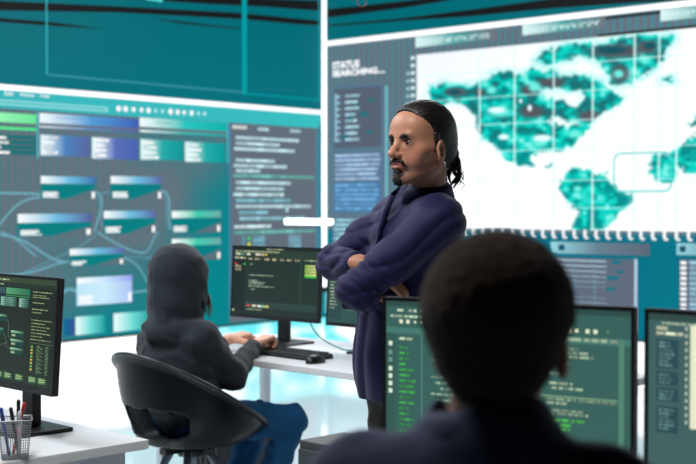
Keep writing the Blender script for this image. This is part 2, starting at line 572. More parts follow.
def node(x0, y0, x1, y1, hh, right, mid, bright=False, body=(0, 126, 130)):
    b = MB()
    a0, z0 = L.sz(x0, y0); a1, z1 = L.sz(x1, y1); _, zh = L.sz(x0, y0 + hh)
    L.rsz(b, a0, z0, a1, zh, (250, 254, 255), 4, right, mid)
    if bright:
        L.rsz(b, a0, zh, a1, z1, (190, 232, 250), 3, (170, 195, 245), (205, 236, 252))
    else:
        L.rsz(b, a0, zh, a1, z1, body, 3)
        am = a0 + (a1 - a0) * 0.5
        b.poly([L.p(a0 + (a1 - a0) * .45, z1, 4), L.p(a1, z1, 4), L.p(a1, z1 + (zh - z1) * .7, 4)], (92, 112, 122))
    hz = (zh - z1)
    for k in range(4):
        z = z1 + hz * (0.42 - 0.1 * k)
        a = a0 + (a1 - a0) * .03
        L.rsz(b, a, z + hz * .04, a + (a1 - a0) * rnd.uniform(.18, .3), z - hz * .04, WH, 5)
    L.rsz(b, a0 + (a1 - a0) * .92, z1 + hz * .48, a0 + (a1 - a0) * .98, z1 + hz * .05, WH, 5)
    L.build(b, 'node_box', M_pix, vl)


PU = (92, 100, 165); GT = (110, 170, 170); LBm = (110, 190, 225); GR = (60, 205, 175)
node(40, 176, 95, 199, 7.5, (60, 110, 170), LBm)
node(110, 176, 161, 199, 7.5, PU, LBm)
node(17, 214, 91, 235, 9, (85, 90, 155), LBm)
node(103, 211, 155, 233, 7.5, PU, LBm)
node(171, 211, 220, 232, 7, GT, GR)
node(171, 239, 220, 259, 7, GT, GR)
node(69, 249, 123, 264, 6.5, PU, LBm)
node(76, 278, 131.5, 302, 6, (150, 160, 240), (200, 230, 255), True)
b = MB()
L.rect(b, 63, 319, 74, 335, (0, 110, 150), 3, (60, 80, 150))
L.build(b, 'status_box', M_pix, vl)
b = MB()
L.rect(b, 75, 317, 105, 332.5, (235, 255, 255), 3, (0, 150, 152), (110, 220, 215))
L.build(b, 'status_box', M_pix, vl)
b = MB()
L.rect(b, 113, 313.5, 150, 328.5, (235, 255, 255), 3, (0, 150, 152), (110, 220, 215))
L.build(b, 'status_box', M_pix, vl)


def bez(p0, p1, p2, p3, n=14):
    r = []
    for i in range(n + 1):
        t = i / n; u = 1 - t
        r.append(tuple(u ** 3 * a + 3 * u * u * t * c + 3 * u * t * t * d + t ** 3 * e for a, c, d, e in zip(p0, p1, p2, p3)))
    return r


LC = (122, 188, 205)
for pts, wd in (((( -30, 260), (10, 215), (10, 200), (40, 197)), .018), (((95, 192), (108, 196), (98, 215), (94, 232)), .02),
                (((97, 196), (106, 190), (108, 194), (111, 192)), .014), (((98, 197), (104, 215), (98, 226), (104, 230)), .014),
                (((161, 190), (176, 196), (164, 215), (171, 229)), .022), (((161, 193), (172, 200), (160, 225), (170, 230)), .014),
                (((0, 235), (30, 236), (45, 262), (66, 262)), .02), (((0, 232), (20, 238), (28, 252), (36, 256)), .016),
                (((0, 275), (40, 276), (50, 262), (69, 262)), .018), (((15, 277), (45, 262), (80, 250), (97, 233)), .013),
                (((97, 232), (115, 244), (130, 252), (143, 253)), .018), (((143, 253), (152, 250), (150, 240), (158, 232)), .016),
                (((131, 292), (150, 292), (155, 285), (172, 288)), .02), (((60, 296), (68, 285), (72, 290), (78, 292)), .03),
                (((123, 258), (140, 262), (142, 275), (147, 282)), .016), (((-30, 193), (0, 193), (20, 193), (40, 194)), .02),
                (((123, 257), (150, 256), (160, 262), (171, 250)), .012)):
    b = MB(); L.line(b, bez(*pts), wd * .8, (112, 172, 188) if wd > .015 else (92, 152, 168), 2)
    L.build(b, 'connecting_line', M_pix, vl)

# text window on the right of the left wall
b = MB()
L.rect(b, 229, 122.5, 318.5, 314.4, (98, 110, 122), 2)
L.rect(b, 228.2, 124, 231.5, 314.4, (82, 122, 156), 3)
L.rect(b, 315.2, 131, 318.6, 314.2, (70, 128, 156), 3)
L.rect(b, 318.6, 123, 322.6, 314.2, (0, 128, 140), 2)
PT = (196, 232, 240)
L.words(b, 231.5, 126.8, 246, 0.028, WH, rnd, 4, .05); L.words(b, 257, 129, 268, .028, PT, rnd, 4, .05); L.words(b, 289, 130.8, 300, .028, PT, rnd, 4, .05)
for y, x0, x1, c in ((137.4, 235, 298, PT), (143, 235, 279, PT), (148.6, 233.5, 294, PT), (160, 235, 274, PT), (165.4, 233, 286, PT), (170.6, 235, 260, PT),
                     (175.6, 233, 314, (110, 190, 180)), (182.4, 235, 290, PT), (188.4, 235, 283, PT), (194.4, 233, 283, PT), (200.4, 235, 290, (130, 195, 210)), (206.4, 235, 310, PT),
                     (212.6, 238, 267, (130, 195, 210)), (218.6, 239, 304, (150, 210, 220)), (226.8, 233.5, 270, (205, 235, 240)), (232.6, 233, 314, (110, 190, 180))):
    L.words(b, x0, y, x1, 0.026, c, rnd, 4, .12)
for k in range(4):
    L.words(b, 252, 237 + k * 3.2, 264, .018, (120, 185, 205), rnd, 4, .1); L.words(b, 288, 236.5 + k * 3.2, 300, .018, (130, 190, 210), rnd, 4, .1)
    L.rect(b, 241, 236 + k * 3.2, 244, 238 + k * 3.2, (90, 160, 185), 4)
L.disc(b, 248, 238.4, .017, (40, 225, 110), 5); L.disc(b, 248, 244.4, .017, (225, 230, 70), 5); L.disc(b, 286, 210, .018, (190, 235, 240), 5)
L.build(b, 'log_window', M_pix, vl)

# ---- right wall
vr = R.root('video_screen', 'huge right video wall showing a white and teal world map', 'video screen')
cabinet(R, vr, M_glow)
zr_line = R.sz(325, 44)[1]
z_tick = R.sz(470, 232)[1]


def right_bg(A, Z):
    n = vnoise(A * 1.3, Z * 1.2, 8)
    c = lerp((104, 112, 126), (84, 118, 136), (n - .3) * 1.2)
    low = np.clip((z_tick - Z) / 0.05, 0, 1)[:, None]
    return c * (1 - low) + np.array([[0, 112, 134]]) * low


grid_surface(R, 0.06, LW, zr_line, ZT, 60, 20, lambda A, Z: lerp((0, 112, 124), (0, 104, 114), (Z - 2.4) / 1.2), 0, 'upper_display', M_pix, vr)
grid_surface(R, 0.06, LW, z_tick, zr_line, 150, 50, right_bg, 0, 'lower_display', M_led_r, vr)
grid_surface(R, 0.06, LW, ZB, z_tick, 60, 20, lambda A, Z: lerp((0, 104, 128), (0, 122, 140), vnoise(A * 2, Z * 2, 6)), 0, 'bottom_display', M_pix, vr)

b = MB()
R.pg(b, [(325, 9.5), (400, 1.5), (450, -4), (470, -6), (470, -3), (400, 8.5), (325, 18)], DK, 1)
R.pg(b, [(325, 25.2), (400, 18.5), (470, 9.8), (550, -1), (640, -12), (760, -22), (760, -3), (640, 2.2), (550, 8.5), (470, 16.4), (400, 21), (325, 26.8)], DK, 1)
R.build(b, 'dark_swoosh', M_pix, vr)
b = MB()
R.rsz(b, 0.06, zr_line + 0.024, LW, zr_line - 0.022, WH, 2)
R.build(b, 'white_window_edge', M_pix2, vr)

b = MB()
R.text(b, 'STATUS', 333, 62.4, 360, 67.2, WH, 3, 0.03); R.text(b, 'SEARCHING....', 333, 71.0, 385.5, 72.6, WH, 3, 0.03)
R.build(b, 'status_heading', M_pix2, vr)
b = MB()
R.rect(b, 325.3, 47, 327.5, 313.5, (120, 205, 215), 2)
R.rect(b, 333, 87.5, 383.5, 148, (84, 120, 146), 2); R.rect(b, 334.6, 89.5, 381.5, 146.5, (88, 99, 116), 3)
for k in range(8):
    R.words(b, 346, 96.3 + k * 6.2, 346 + rnd.uniform(10, 16), 0.022, (176, 220, 236), rnd, 5, .1)
    R.rect(b, 336.5, 96 + k * 6.2, 341, 98 + k * 6.2, (150, 200, 220), 5)
R.rect(b, 336, 94, 337.4, 142, (170, 215, 230), 5)
for x, y, r in ((351, 118, 3), (365, 114, 4), (372, 100, 3), (357, 104, 2.5), (370, 132, 3), (345, 137, 3)):
    R.rect(b, x - r, y - r * .5, x + r, y + r * .5, (30, 115, 125), 4)
R.rect(b, 385.5, 86, 388, 318, (110, 190, 205), 2)
R.build(b, 'list_window', M_pix, vr)
for (x0, y0, x1, y1, bc, tc) in ((334, 153, 384, 180, (88, 118, 150), (176, 205, 240)), (334, 182.5, 382, 213, (78, 122, 165), (112, 178, 225)), (333, 217, 390, 300, (90, 116, 142), (160, 215, 225))):
    b = MB(); R.rect(b, x0, y0, x1, y1, bc, 3)
    y = y0 + 3
    while y < min(y1 - 1, 296):
        R.words(b, x0 + 2, y, x1 - rnd.uniform(2, 8), 0.02, tc, rnd, 5, .12); y += 4.6
    R.build(b, 'text_block', M_pix, vr)
# header strips above the map
b = MB()
a0, z0 = R.sz(560, 21); _, z1 = R.sz(560, 22)
for (x0, y0, x1, y1, t, tx1) in ((416, 37.2, 496, 39.4, "TARGET 40°37'N 37°15'E", 490), (523, 25, 606, 26.9, "TARGET 50°40'6\"N 37°37'4\"", 600), (661, 10, 760, 11.2, "TARGET V 35°37'N", 735)):
    R.rect(b, x0, y0, x1, y1, (222, 250, 248), 3, (112, 116, 128), (70, 165, 165))
    R.text(b, t, x0 + 5, y0 + 3.0, tx1, y1 - 1.4, (225, 252, 252), 4, 0.01)
a0, z0 = R.sz(598, 34.6); R.rsz(b, a0, z0 - .0, a0 + 4, z0 - .022, DK, 2)
a0, z0 = R.sz(585, 16.5); R.rsz(b, a0, zr_line - .035, a0 + 4, zr_line - .055, DK, 2)
R.build(b, 'coordinate_header', M_pix, vr)
b = MB()
for k in range(24):
    R.rect(b, 411.5, 56.5 + k * 7.5, 415.2, 59.6 + k * 7.5, (215, 245, 248), 3)
    if k > 1: R.rect(b, 407.2, 57.5 + k * 7.5, 409.6, 60 + k * 7.5, (190, 225, 235), 3)
a0, z0 = R.sz(440, 229.5)
k = 0; a = R.sz(418, 232)[0]
while a < LW - .2:
    R.rsz(b, a, z_tick + 0.035, a + 0.026, z_tick - 0.022, WH, 3); R.rsz(b, a + .01, z_tick - 0.022, a + 0.045, z_tick - 0.038, WH, 3); a += 0.098
tag(R.build(b, 'scale_marks', M_pix, vr), kind='stuff')

# the world map
NA = [(430, 94), (433, 87), (450, 85), (470, 86), (488, 80), (495, 73), (510, 72), (524, 77), (534, 66), (541, 74), (553, 69), (560, 78), (575, 74), (585, 78), (600, 82), (612, 90), (624, 98), (620, 104),
      (606, 112), (598, 119), (590, 128), (582, 134), (576, 142), (572, 150), (568, 147), (560, 150), (548, 150), (540, 152), (533, 155), (531, 163), (536, 166), (528, 167), (515, 164), (505, 158), (497, 148), (484, 138),
      (479, 128), (476, 118), (468, 108), (460, 102), (448, 102), (437, 107), (432, 101)]
GRN = [(577, 54), (590, 46), (610, 41), (640, 36), (673, 36), (676, 39), (668, 47), (663, 58), (655, 68), (642, 76), (632, 82), (620, 85), (611, 82), (607, 72), (600, 62), (588, 58)]
ARC = [(536, 60), (548, 51), (570, 45), (590, 43), (595, 46), (578, 56), (562, 62), (546, 65)]
SAM = [(560, 186), (567, 174), (573, 169), (592, 170), (595, 176), (606, 174), (612, 183), (619, 190), (634, 195), (630, 204), (620, 213), (611, 222), (602, 228), (590, 231), (574, 231), (576, 220), (578, 211), (569, 201), (560, 191)]
AFR = [(650, 172), (651, 158), (656, 154), (668, 154), (678, 148), (690, 139), (700, 133), (740, 120), (760, 130), (760, 185), (720, 182), (700, 176), (686, 172), (677, 164), (674, 184), (662, 184), (655, 178)]
EUR = [(688, 125), (693, 121), (720, 100), (760, 90), (760, 128), (720, 130), (700, 128)]
CUB = [(546, 166), (553, 165.5), (554, 168), (548, 168)]
ICE = [(661, 80), (668, 78), (675, 80), (668, 82)]
HUD = [(537, 92), (545, 87), (565, 89), (583, 91), (585, 98), (579, 106), (575, 110), (569, 104), (555, 100), (543, 97)]
LAKE = [(548, 119), (556, 115), (566, 122), (580, 122), (582, 126), (566, 128), (552, 124)]
HOLE2 = [(590, 70), (600, 68), (608, 84), (612, 88), (600, 84)]
mapO = R.sz(417, 55); mapzb = z_tick + 0.03; mapa1 = R.sz(735, 100)[0]


def sdist(px, py, poly):
    d = np.full(px.shape, 1e9); ins = np.zeros(px.shape, bool)
    n = len(poly)
    for i in range(n):
        ax, ay = poly[i]; bx, by = poly[(i + 1) % n]
        ex, ey = bx - ax, by - ay
        t = np.clip(((px - ax) * ex + (py - ay) * ey) / (ex * ex + ey * ey), 0, 1)
        d = np.minimum(d, np.hypot(px - ax - t * ex, py - ay - t * ey))
        c = ((ay > py) != (by > py)) & (px < (bx - ax) * (py - ay) / (by - ay + 1e-12) + ax)
        ins ^= c
    return np.where(ins, -d, d)


def map_colour(A, Z):
    P = np.array(R.O)[None] + A[:, None] * np.array(R.D)[None]
    P[:, 2] = Z
    dx, dy, dz = P[:, 0], P[:, 1], P[:, 2] - EYE
    f = dy * FW.y + dz * FW.z; u = dy * UP.y + dz * UP.z
    px = 348 + FPX * dx / f; py = 232 - FPX * u / f
    jx = (vnoise(px / 4, py / 4, 11) - .5) * 5; jy = (vnoise(px / 4 + 9, py / 4, 12) - .5) * 5
    qx, qy = px + jx, py + jy
    d = np.full(px.shape, 1e9)
    for pl in (NA, GRN, ARC, SAM, AFR, EUR, CUB, ICE): d = np.minimum(d, sdist(qx, qy, pl))
    for pl in (HUD, LAKE, HOLE2): d = np.maximum(d, -sdist(qx, qy, pl) - 0.6)
    land = np.clip(0.5 - d / 3.4, 0, 1)
    n1 = vnoise(px / 9, py / 7, 21); n2 = vnoise(px / 4.5, py / 3.8, 22); n3 = vnoise(px / 17, py / 13, 23)
    v = n1 * .5 + n2 * .35 + n3 * .15
    c = lerp((0, 206, 190), (0, 142, 140), (v - .42) * 6)
    dark = np.clip((v - .57) * 7, 0, 1) * .8 * np.clip((150 - py) / 25, 0, 1) * .8
    c = c * (1 - dark[:, None]) + np.array([[40, 92, 98]]) * dark[:, None]
    lt = np.clip((.37 - v) * 8, 0, 1) * .8
    c = c * (1 - lt[:, None]) + np.array([[150, 246, 238]]) * lt[:, None]
    core = np.clip((-d - 2.5) / 3, 0, 1)
    def blot(c, x, y, rx, ry, col, k=1.0):
        w = np.clip(1.4 - np.hypot((px - x) / rx, (py - y) / ry), 0, 1) * k * (d < 0)
        w = np.clip(w * 1.6, 0, 1)[:, None]
        return c * (1 - w) + np.array([col]) * w
    for x, y, rx, ry in ((456, 92, 11, 4.5), (618, 51, 26, 7), (620, 74, 9, 9), (480, 93, 5, 4), (530, 90, 9, 5), (532, 112, 12, 6), (552, 83, 14, 5), (648, 47, 10, 6), (590, 116, 12, 6)):
        c = blot(c, x, y, rx, ry, (84, 84, 92), .8)
    for x, y, rx, ry in ((455, 92, 5, 2.2), (612, 50, 14, 3.5), (650, 46, 5, 3)):
        c = blot(c, x, y, rx, ry, (10, 82, 96), .9)
    for x, y, rx, ry in ((492, 90, 5, 4), (535, 87, 6, 5), (619, 74, 5, 4), (500, 112, 12, 5), (540, 142, 8, 5), (575, 134, 6, 4), (574, 122, 4, 2.5), (578, 189, 4, 3), (645, 60, 5, 4)):
        c = blot(c, x, y, rx, ry, (110, 236, 222), .75)
    for x, y, rx, ry in ((497, 110, 8, 2.6), (504, 137, 5, 2.6), (543, 138, 9, 3), (530, 108, 2, 3), (521, 101, 1.4, 2)):
        c = blot(c, x, y, rx, ry, (232, 252, 255), .9)
    sea = lerp((255, 255, 255), (236, 243, 250), ((150 - py) / 110) * np.clip((560 - px) / 120, 0, 1) + np.clip((60 - py) / 30, 0, 1) * .5)
    halo = np.clip(1 - np.abs(d) / 8, 0, 1) * .55 * np.clip((125 - py) / 50, 0.1, 1)
    sea = sea * (1 - halo[:, None]) + np.array([[120, 235, 228]]) * halo[:, None]
    c = sea * (1 - land[:, None]) + c * land[:, None]
    # graticule, the same everywhere over the land
    for (gx, gy) in ((480, 100), (515, 100), (554, 100), (593, 120), (635, 60), (659, 170), (676.5, 155)):
        ga, _ = R.sz(gx, gy)
        w = np.clip(1.5 - np.abs(A - ga) / 0.009, 0, 1)[:, None] * .85
        c = c * (1 - w) + np.array([[225, 255, 252]]) * w
    for (gx, gy) in ((540, 94), (540, 122), (540, 150), (600, 180), (600, 208), (620, 60)):
        _, gz = R.sz(gx, gy)
        w = np.clip(1.5 - np.abs(Z - gz) / 0.006, 0, 1)[:, None] * .7
        c = c * (1 - w) + np.array([[215, 252, 250]]) * w
    return c


grid_surface(R, mapO[0], mapa1, mapzb, mapO[1], 420, 250, map_colour, 2, 'map_graphic', M_map, vr)
b = MB(); R.rsz(b, mapa1, mapO[1], LW - .3, mapzb, (252, 254, 255), 2)
R.build(b, 'map_margin', M_map, vr)
b = MB()   # rounded selection frame on the map
a0, z0 = R.sz(614, 153); a1, z1 = R.sz(672.5, 192)
def rr(a0, z0, a1, z1, r):
    P = []
    for (cx, cz, s0) in ((a1 - r, z0 - r, 0), (a0 + r, z0 - r, 90), (a0 + r, z1 + r, 180), (a1 - r, z1 + r, 270)):
        for k in range(6):
            an = math.radians(s0 + k * 18); P.append((cx + r * math.cos(an), cz + r * math.sin(an)))
    return P
o1 = rr(a0, z0, a1, z1, .06); o2 = rr(a0 + .013, z0 - .013, a1 - .013, z1 + .013, .05)
for i in range(len(o1)):
    j = (i + 1) % len(o1)
    b.poly([R.p(*o1[i], 4), R.p(*o1[j], 4), R.p(*o2[j], 4), R.p(*o2[i], 4)], (70, 215, 212))
R.build(b, 'selection_frame', M_pix, vr)

# tables below the map
for (xa, ya, xb, yb, sq, tcol) in ((551, 241.5, 650, 256, 562, WH), (677, 243, 790, 258, 683, WH)):
    b = MB()
    R.rect(b, xa, ya, xb, yb, (150, 215, 225), 2, (90, 104, 120), (104, 128, 146))
    R.rect(b, sq - 3, ya + 3, sq + 3, ya + 9, (20, 80, 105), 3)
    R.rect(b, xa + 3, yb + 1, xb - 13, 332, (96, 108, 126), 2)
    R.rect(b, xb - 15, yb + 3, xb - 12.6, 332, (186, 214, 235), 3)
    for x, y, r in ((xa + 62, yb + 22, 6), (xa + 70, yb + 16, 4), (xa + 60, yb + 33, 5), (xa + 66, yb + 6, 5)):
        R.rect(b, x - r, y - r * .4, x + r, y + r * .4, (20, 115, 132), 3)
    for k in range(14):
        y = yb + 2.5 + k * 5.2
        if xa > 600:
            R.rect(b, 681, y + .5, 687, y + 4, WH, 4); R.words(b, 690, y + 2, 730, .026, (150, 195, 215), rnd, 4, .1)
        else:
            R.rect(b, 557, y + .8, 607, y + 3.4, (212, 238, 248), 4)
            for xx in (575, 595): R.rect(b, xx, y + .8, xx + 1.2, y + 3.4, (120, 180, 205), 5)
    R.build(b, 'data_table', M_pix, vr)

# bright tubes in the corner between the walls
tl = thing('light_tube', 'vertical white light tube in the corner between both video walls', 'light', CORNER + (LN + RN) * 0.1)
b = MB(); b.lathe([(0.0, 0.62), (.02, .63), (.022, .65), (.022, 3.7), (0, 3.72)], 12); b.build('glowing_tube', M_white_led, tl)
b = MB(); b.lathe([(.026, .6), (.026, .65)], 12); b.build('end_cap', M_frame, tl)
b = MB(); b.lathe([(.026, 3.7), (.026, 3.76)], 12); b.build('end_cap', M_frame, tl)
b = MB(); b.box(-.01, .0, 3.0, .01, .11, 3.03); b.build('bracket', M_frame, tl)
M_tube = mat('bright_tube_led', (245, 248, 250), .4, emit=(255, 255, 255), strength=3.2)
p0 = at(284.5, 221.5, 11.25); p1 = at(333, 222, 11.35)
bl = thing('light_bar', 'short horizontal white light bar crossing the corner at chest height', 'light', (p0 + p1) / 2)
b = MB(); q0 = p0 - bl.location; q1 = p1 - bl.location
b.tube([q0, q0.lerp(q1, .02), q0.lerp(q1, .98), q1], [.012, .026, .026, .012], 10); b.build('glowing_tube', M_tube, bl)
b = MB(); m = q0.lerp(q1, .8); b.tube([m, m + Vector((0.0, .35, 0))], .008, 6); b.build('bracket', M_frame, bl)

# ------------------------------------------------------------------ furniture and equipment
M_desk = mat('white_laminate', (226, 228, 232), 0.35, bump=(120, 0.0002), vary=(6, 0.02))
M_desk_edge = mat('grey_steel_frame', (205, 210, 218), 0.4, 0.3, bump=(90, 0.0003))
M_black = mat('black_plastic', (16, 17, 20), 0.38, bump=(400, 0.0002))
M_black_matt = mat('matt_black_plastic', (24, 25, 28), 0.6, bump=(300, 0.0003))
M_shell = mat('glossy_black_shell', (8, 9, 17), 0.33, spec=0.22, bump=(200, 0.0002))
M_key = mat('keycap_plastic', (34, 35, 38), 0.5)
M_scr = screen_mat('monitor_pixels', 1.0, rough=0.35, spec=0.2)
M_chrome = mat('chrome', (200, 202, 206), 0.15, 1.0)
M_cab = mat('dark_grey_lacquer', (58, 64, 66), 0.55, bump=(90, 0.0003))
M_cable = mat('teal_cable_rubber', (20, 120, 130), 0.5)
M_legw = mat('pale_grey_metal_leg', (170, 180, 195), 0.35, 0.2)
D45 = -math.pi / 4


def desk(label, loc, rz, x0, x1, y0, y1, zt, th=0.028):
    t = thing('desk', label, 'desk', loc, rz)
    b = MB(); b.box(x0, y0, zt - th, x1, y1, zt); b.build('desk_top', M_desk, t, 0.003)
    for n, (ya, yb) in enumerate(((y0 + .05, y0 + .09), (y1 - .09, y1 - .05))):
        b = MB(); b.box(x0 + .10, ya + (.16 if n == 0 else -.1), zt - th - .03, x1 - .10, yb + (.16 if n == 0 else -.1), zt - th - .0005); b.build('rail', M_desk_edge, t, 0.002)
    for xe in (x0 + .06, x1 - .10):
        b = MB(); b.box(xe, y0 + .04, zt - th - .055, xe + .04, y1 - .04, zt - th - .0005)
        b.build('side_frame', M_desk_edge, t, 0.002)
        for ye in (y0 + .05, y1 - .09):
            b = MB(); b.box(xe, ye, 0.0, xe + .04, ye + .04, zt - th - .056); b.build('leg', M_desk_edge, t, 0.002)
    return t


class Scr:
    """Draws lit graphics on a display of W x H metres, u to the right and v down, both 0..1."""
    def __init__(s, W, H, y): s.W, s.H, s.y, s.b = W, H, y, MB()

    def p(s, u, v, lay): return ((u - .5) * s.W, s.y - 0.0003 * lay, (0.5 - v) * s.H)

    def rect(s, u0, v0, u1, v1, col, lay=1, right=None):
        c = col if right is None else [col, right, right, col]
        s.b.poly([s.p(u0, v0, lay), s.p(u1, v0, lay), s.p(u1, v1, lay), s.p(u0, v1, lay)], c)

    def words(s, u0, v, u1, h, col, rnd, lay=3):
        u = u0
        while u < u1:
            e = min(u1, u + h * rnd.uniform(.8, 2.6))
            k = rnd.uniform(.75, 1.1); s.rect(u, v - h / 2, e, v + h / 2, tuple(min(255, c * k) for c in col), lay)
            u = e + h * rnd.uniform(.3, .7)

    def line(s, pts, w, col, lay=2):
        for (a, b_), (c, d) in zip(pts[:-1], pts[1:]):
            dx, dy = c - a, d - b_; l = math.hypot(dx, dy); nx, ny = -dy / l * w / 2, dx / l * w / 2
            s.b.poly([s.p(a + nx, b_ + ny, lay), s.p(c + nx, d + ny, lay), s.p(c - nx, d - ny, lay), s.p(a - nx, b_ - ny, lay)], col)


def monitor(label, loc, rz, W, H, zc, tilt, draw, base=(.26, .2), twist=0.0, off=(0, 0)):
    """Base at the thing's origin; the panel hangs at height zc, in front of the pole."""
    t = thing('monitor', label, 'monitor', loc, rz, None)
    b = MB(); b.box(-base[0] / 2, -base[1] * .62, 0, base[0] / 2, base[1] * .38, .012); b.build('stand_base', M_black, t, 0.004)
    b = MB(); b.box(-.032, -.012, .0125, .032, .018, zc + .02); b.build('stand_pole', M_black_matt, t, 0.005)
    piv = Matrix.Translation((off[0], -.055 + off[1], zc)) @ Matrix.Rotation(twist, 4, 'Z') @ Matrix.Rotation(-tilt, 4, 'X')
    def put(o): o.matrix_local = piv; return o
    b = MB(); b.box(-W / 2, -.008, -H / 2, W / 2, .012, H / 2)
    put(b.build('housing', M_black_matt, t, 0.004))
    b = MB(); b.box(-.11, .0125, -.09, .11, .035, .09); put(b.build('rear_cover', M_black_matt, t, 0.006))
    bz = .008
    b = MB()
    b.box(-W / 2, -.0105, H / 2 - bz, W / 2, -.0082, H / 2); b.box(-W / 2, -.0105, -H / 2, W / 2, -.0082, -H / 2 + .016)
    b.box(-W / 2, -.0105, -H / 2 + .016, -W / 2 + bz, -.0082, H / 2 - bz); b.box(W / 2 - bz, -.0105, -H / 2 + .016, W / 2, -.0082, H / 2 - bz)
    put(b.build('bezel', M_black, t))
    s = Scr(W - 2 * bz, H - bz - .016, -.0085)
    draw(s)
    o = s.b.build('display', M_scr, t)
    o.matrix_local = piv @ Matrix.Translation((0, 0, .004))
    return t


def editor(s, bg, panel, tx, seed, tree=False):
    r = random.Random(seed)
    s.rect(0, 0, 1, 1, bg, 0)
    s.rect(0, 0, 1, .035, tuple(c * .8 for c in bg), 1); s.words(.4, .02, .6, .012, tx, r)
    s.words(.03, .06, .55, .016, tx, r, 2)
    s.rect(.0, .14, .15, .95, panel, 1); s.rect(.15, .1, .157, .97, tuple(c * 1.25 for c in panel), 2)
    return r


def draw_hood(s):
    tx = (190, 205, 160)
    r = editor(s, (37, 52, 49), (30, 44, 42), tx, 2)
    s.rect(0, .035, 1, .165, (44, 62, 54), 1)
    for u, c in ((.03, (210, 215, 180)), (.06, (230, 230, 190)), (.1, (120, 180, 150)), (.16, (225, 220, 190)), (.18, (235, 235, 210)), (.27, (240, 235, 215)), (.3, (250, 240, 220)), (.34, (235, 215, 190)), (.38, (230, 190, 80))):
        s.rect(u, .085, u + .025, .115, c, 3)
    s.words(.02, .16, .15, .022, (225, 225, 190), r)
    for u in (.19, .27, .38, .47, .56, .64, .73): s.words(u, .17, u + .05, .022, (220, 205, 160), r)
    s.words(.84, .165, .98, .016, tx, r); s.rect(.79, .14, .805, .86, (48, 72, 66), 2)
    s.rect(.02, .235, .045, .26, (225, 60, 60), 3); s.rect(.13, .235, .15, .265, (60, 190, 80), 3)
    for k in range(3): s.words(.03, .28 + k * .03, .1, .018, (200, 190, 150), r)
    s.words(.21, .25, .25, .018, tx, r)
    for v, e in ((.41, .49), (.49, .3), (.515, .4), (.54, .38), (.575, .5), (.62, .27)): s.words(.2 if v < .6 else .22, v, e, .014, (170, 190, 165), r)
    for v in (.23, .27, .31, .35, .38): s.rect(.845, v, .97, v + .028, (150, 195, 90), 3, (225, 230, 150))
    s.rect(.845, .385, .97, .41, (50, 200, 70), 4)
    s.rect(.16, .8, .98, .9, (46, 70, 66), 1)
    for u, c in ((.18, (200, 90, 80)), (.25, (225, 225, 190)), (.31, (240, 240, 230)), (.35, (150, 210, 170)), (.4, (210, 200, 120))): s.rect(u, .85, u + .045, .88, c, 3)
    s.words(.18, .92, .36, .014, tx, r); s.rect(.01, .93, .03, .96, (190, 200, 160), 3)


def draw_side(s):
    r = editor(s, (50, 84, 82), (44, 74, 74), (190, 215, 190), 9)
    for k in range(12): s.words(.02, .3 + k * .045, .02 + r.uniform(.04, .1), .014, (190, 205, 175), r)
    for k in range(14): s.words(.2, .22 + k * .045, .2 + r.uniform(.1, .5), .014, (150, 190, 180), r)


def draw_dash(s):
    """The dashboard of nodes and tabs seen on the left monitor."""
    r = random.Random(4); tx = (175, 195, 150)
    s.rect(0, 0, 1, 1, (34, 45, 38), 0)
    s.rect(0, 0, 1, .05, (58, 72, 52), 1); s.words(.3, .025, .5, .014, tx, r)
    s.rect(0, .05, 1, .085, (40, 54, 44), 1); s.words(.04, .07, .45, .014, tx, r)
    s.rect(.03, .1, .46, .16, (60, 84, 120), 2, (60, 84, 90)); s.rect(.47, .1, .73, .16, (90, 160, 110), 2, (30, 110, 80))
    s.rect(.03, .17, .46, .28, (40, 60, 84), 2, (36, 56, 70))
    s.rect(.47, .17, .73, .18, (60, 140, 90), 3)
    for u in (.05, .17, .3, .42, .49, .62):
        s.rect(u, .19, u + .1, .275, (140, 190, 170) if u > .4 else (130, 170, 190), 3, (30, 90, 80))
        for v in (.205, .225, .245, .262): s.rect(u + .03, v, u + .09, v + .006, (36, 60, 50), 4)
    for (u, v) in ((.12, .36), (.36, .36), (.08, .5), (.33, .49), (.55, .5), (.2, .62), (.55, .58), (.55, .66), (.3, .72)):
        s.rect(u, v, u + .14, v + .022, (150, 200, 160), 3, (40, 90, 70)); s.rect(u, v + .022, u + .14, v + .065, (26, 66, 58), 3)
        s.rect(u + .01, v + .035, u + .05, v + .055, (150, 180, 140), 4)
    for pts in (((.26, .4), (.3, .44), (.3, .52), (.33, .52)), ((.5, .4), (.52, .44), (.52, .56), (.55, .58)), ((.47, .53), (.5, .6), (.5, .66), (.55, .68)),
                ((.22, .53), (.28, .58), (.33, .6)), ((.05, .42), (.1, .38)), ((.34, .64), (.42, .66), (.52, .62))):
        s.line(pts, .004, (100, 130, 100), 2)
    s.rect(.745, .1, .99, .9, (30, 42, 34), 2)
    for v, e in ((.12, .96), (.15, .9), (.17, .93), (.22, .88), (.28, .92), (.31, .86), (.38, .97), (.41, .9), (.44, .95), (.47, .92), (.5, .96), (.53, .88), (.56, .97)):
        s.words(.76, v, e, .009, (150, 168, 120), r)
    s.rect(.75, .59, .99, .595, (90, 120, 80), 3)
    s.rect(.765, .61, .795, .86, (60, 84, 50), 3)
    for k in range(8): s.rect(.77, .62 + k * .03, .79, .635 + k * .03, (210, 180, 50) if k % 3 else (90, 190, 90), 4)
    for k in range(22): s.words(.83, .615 + k * .012, .86 + (k % 3) * .02, .005, (120, 160, 110), r); s.words(.92, .615 + k * .012, .95, .005, (120, 160, 110), r)
    for u in (.1, .25, .4, .5, .62, .76, .86):
        s.rect(u, .9, u + .09, .96, (90, 140, 90), 2, (30, 70, 50))
        for v in (.915, .935): s.rect(u + .01, v, u + .07, v + .007, (190, 210, 150), 3)


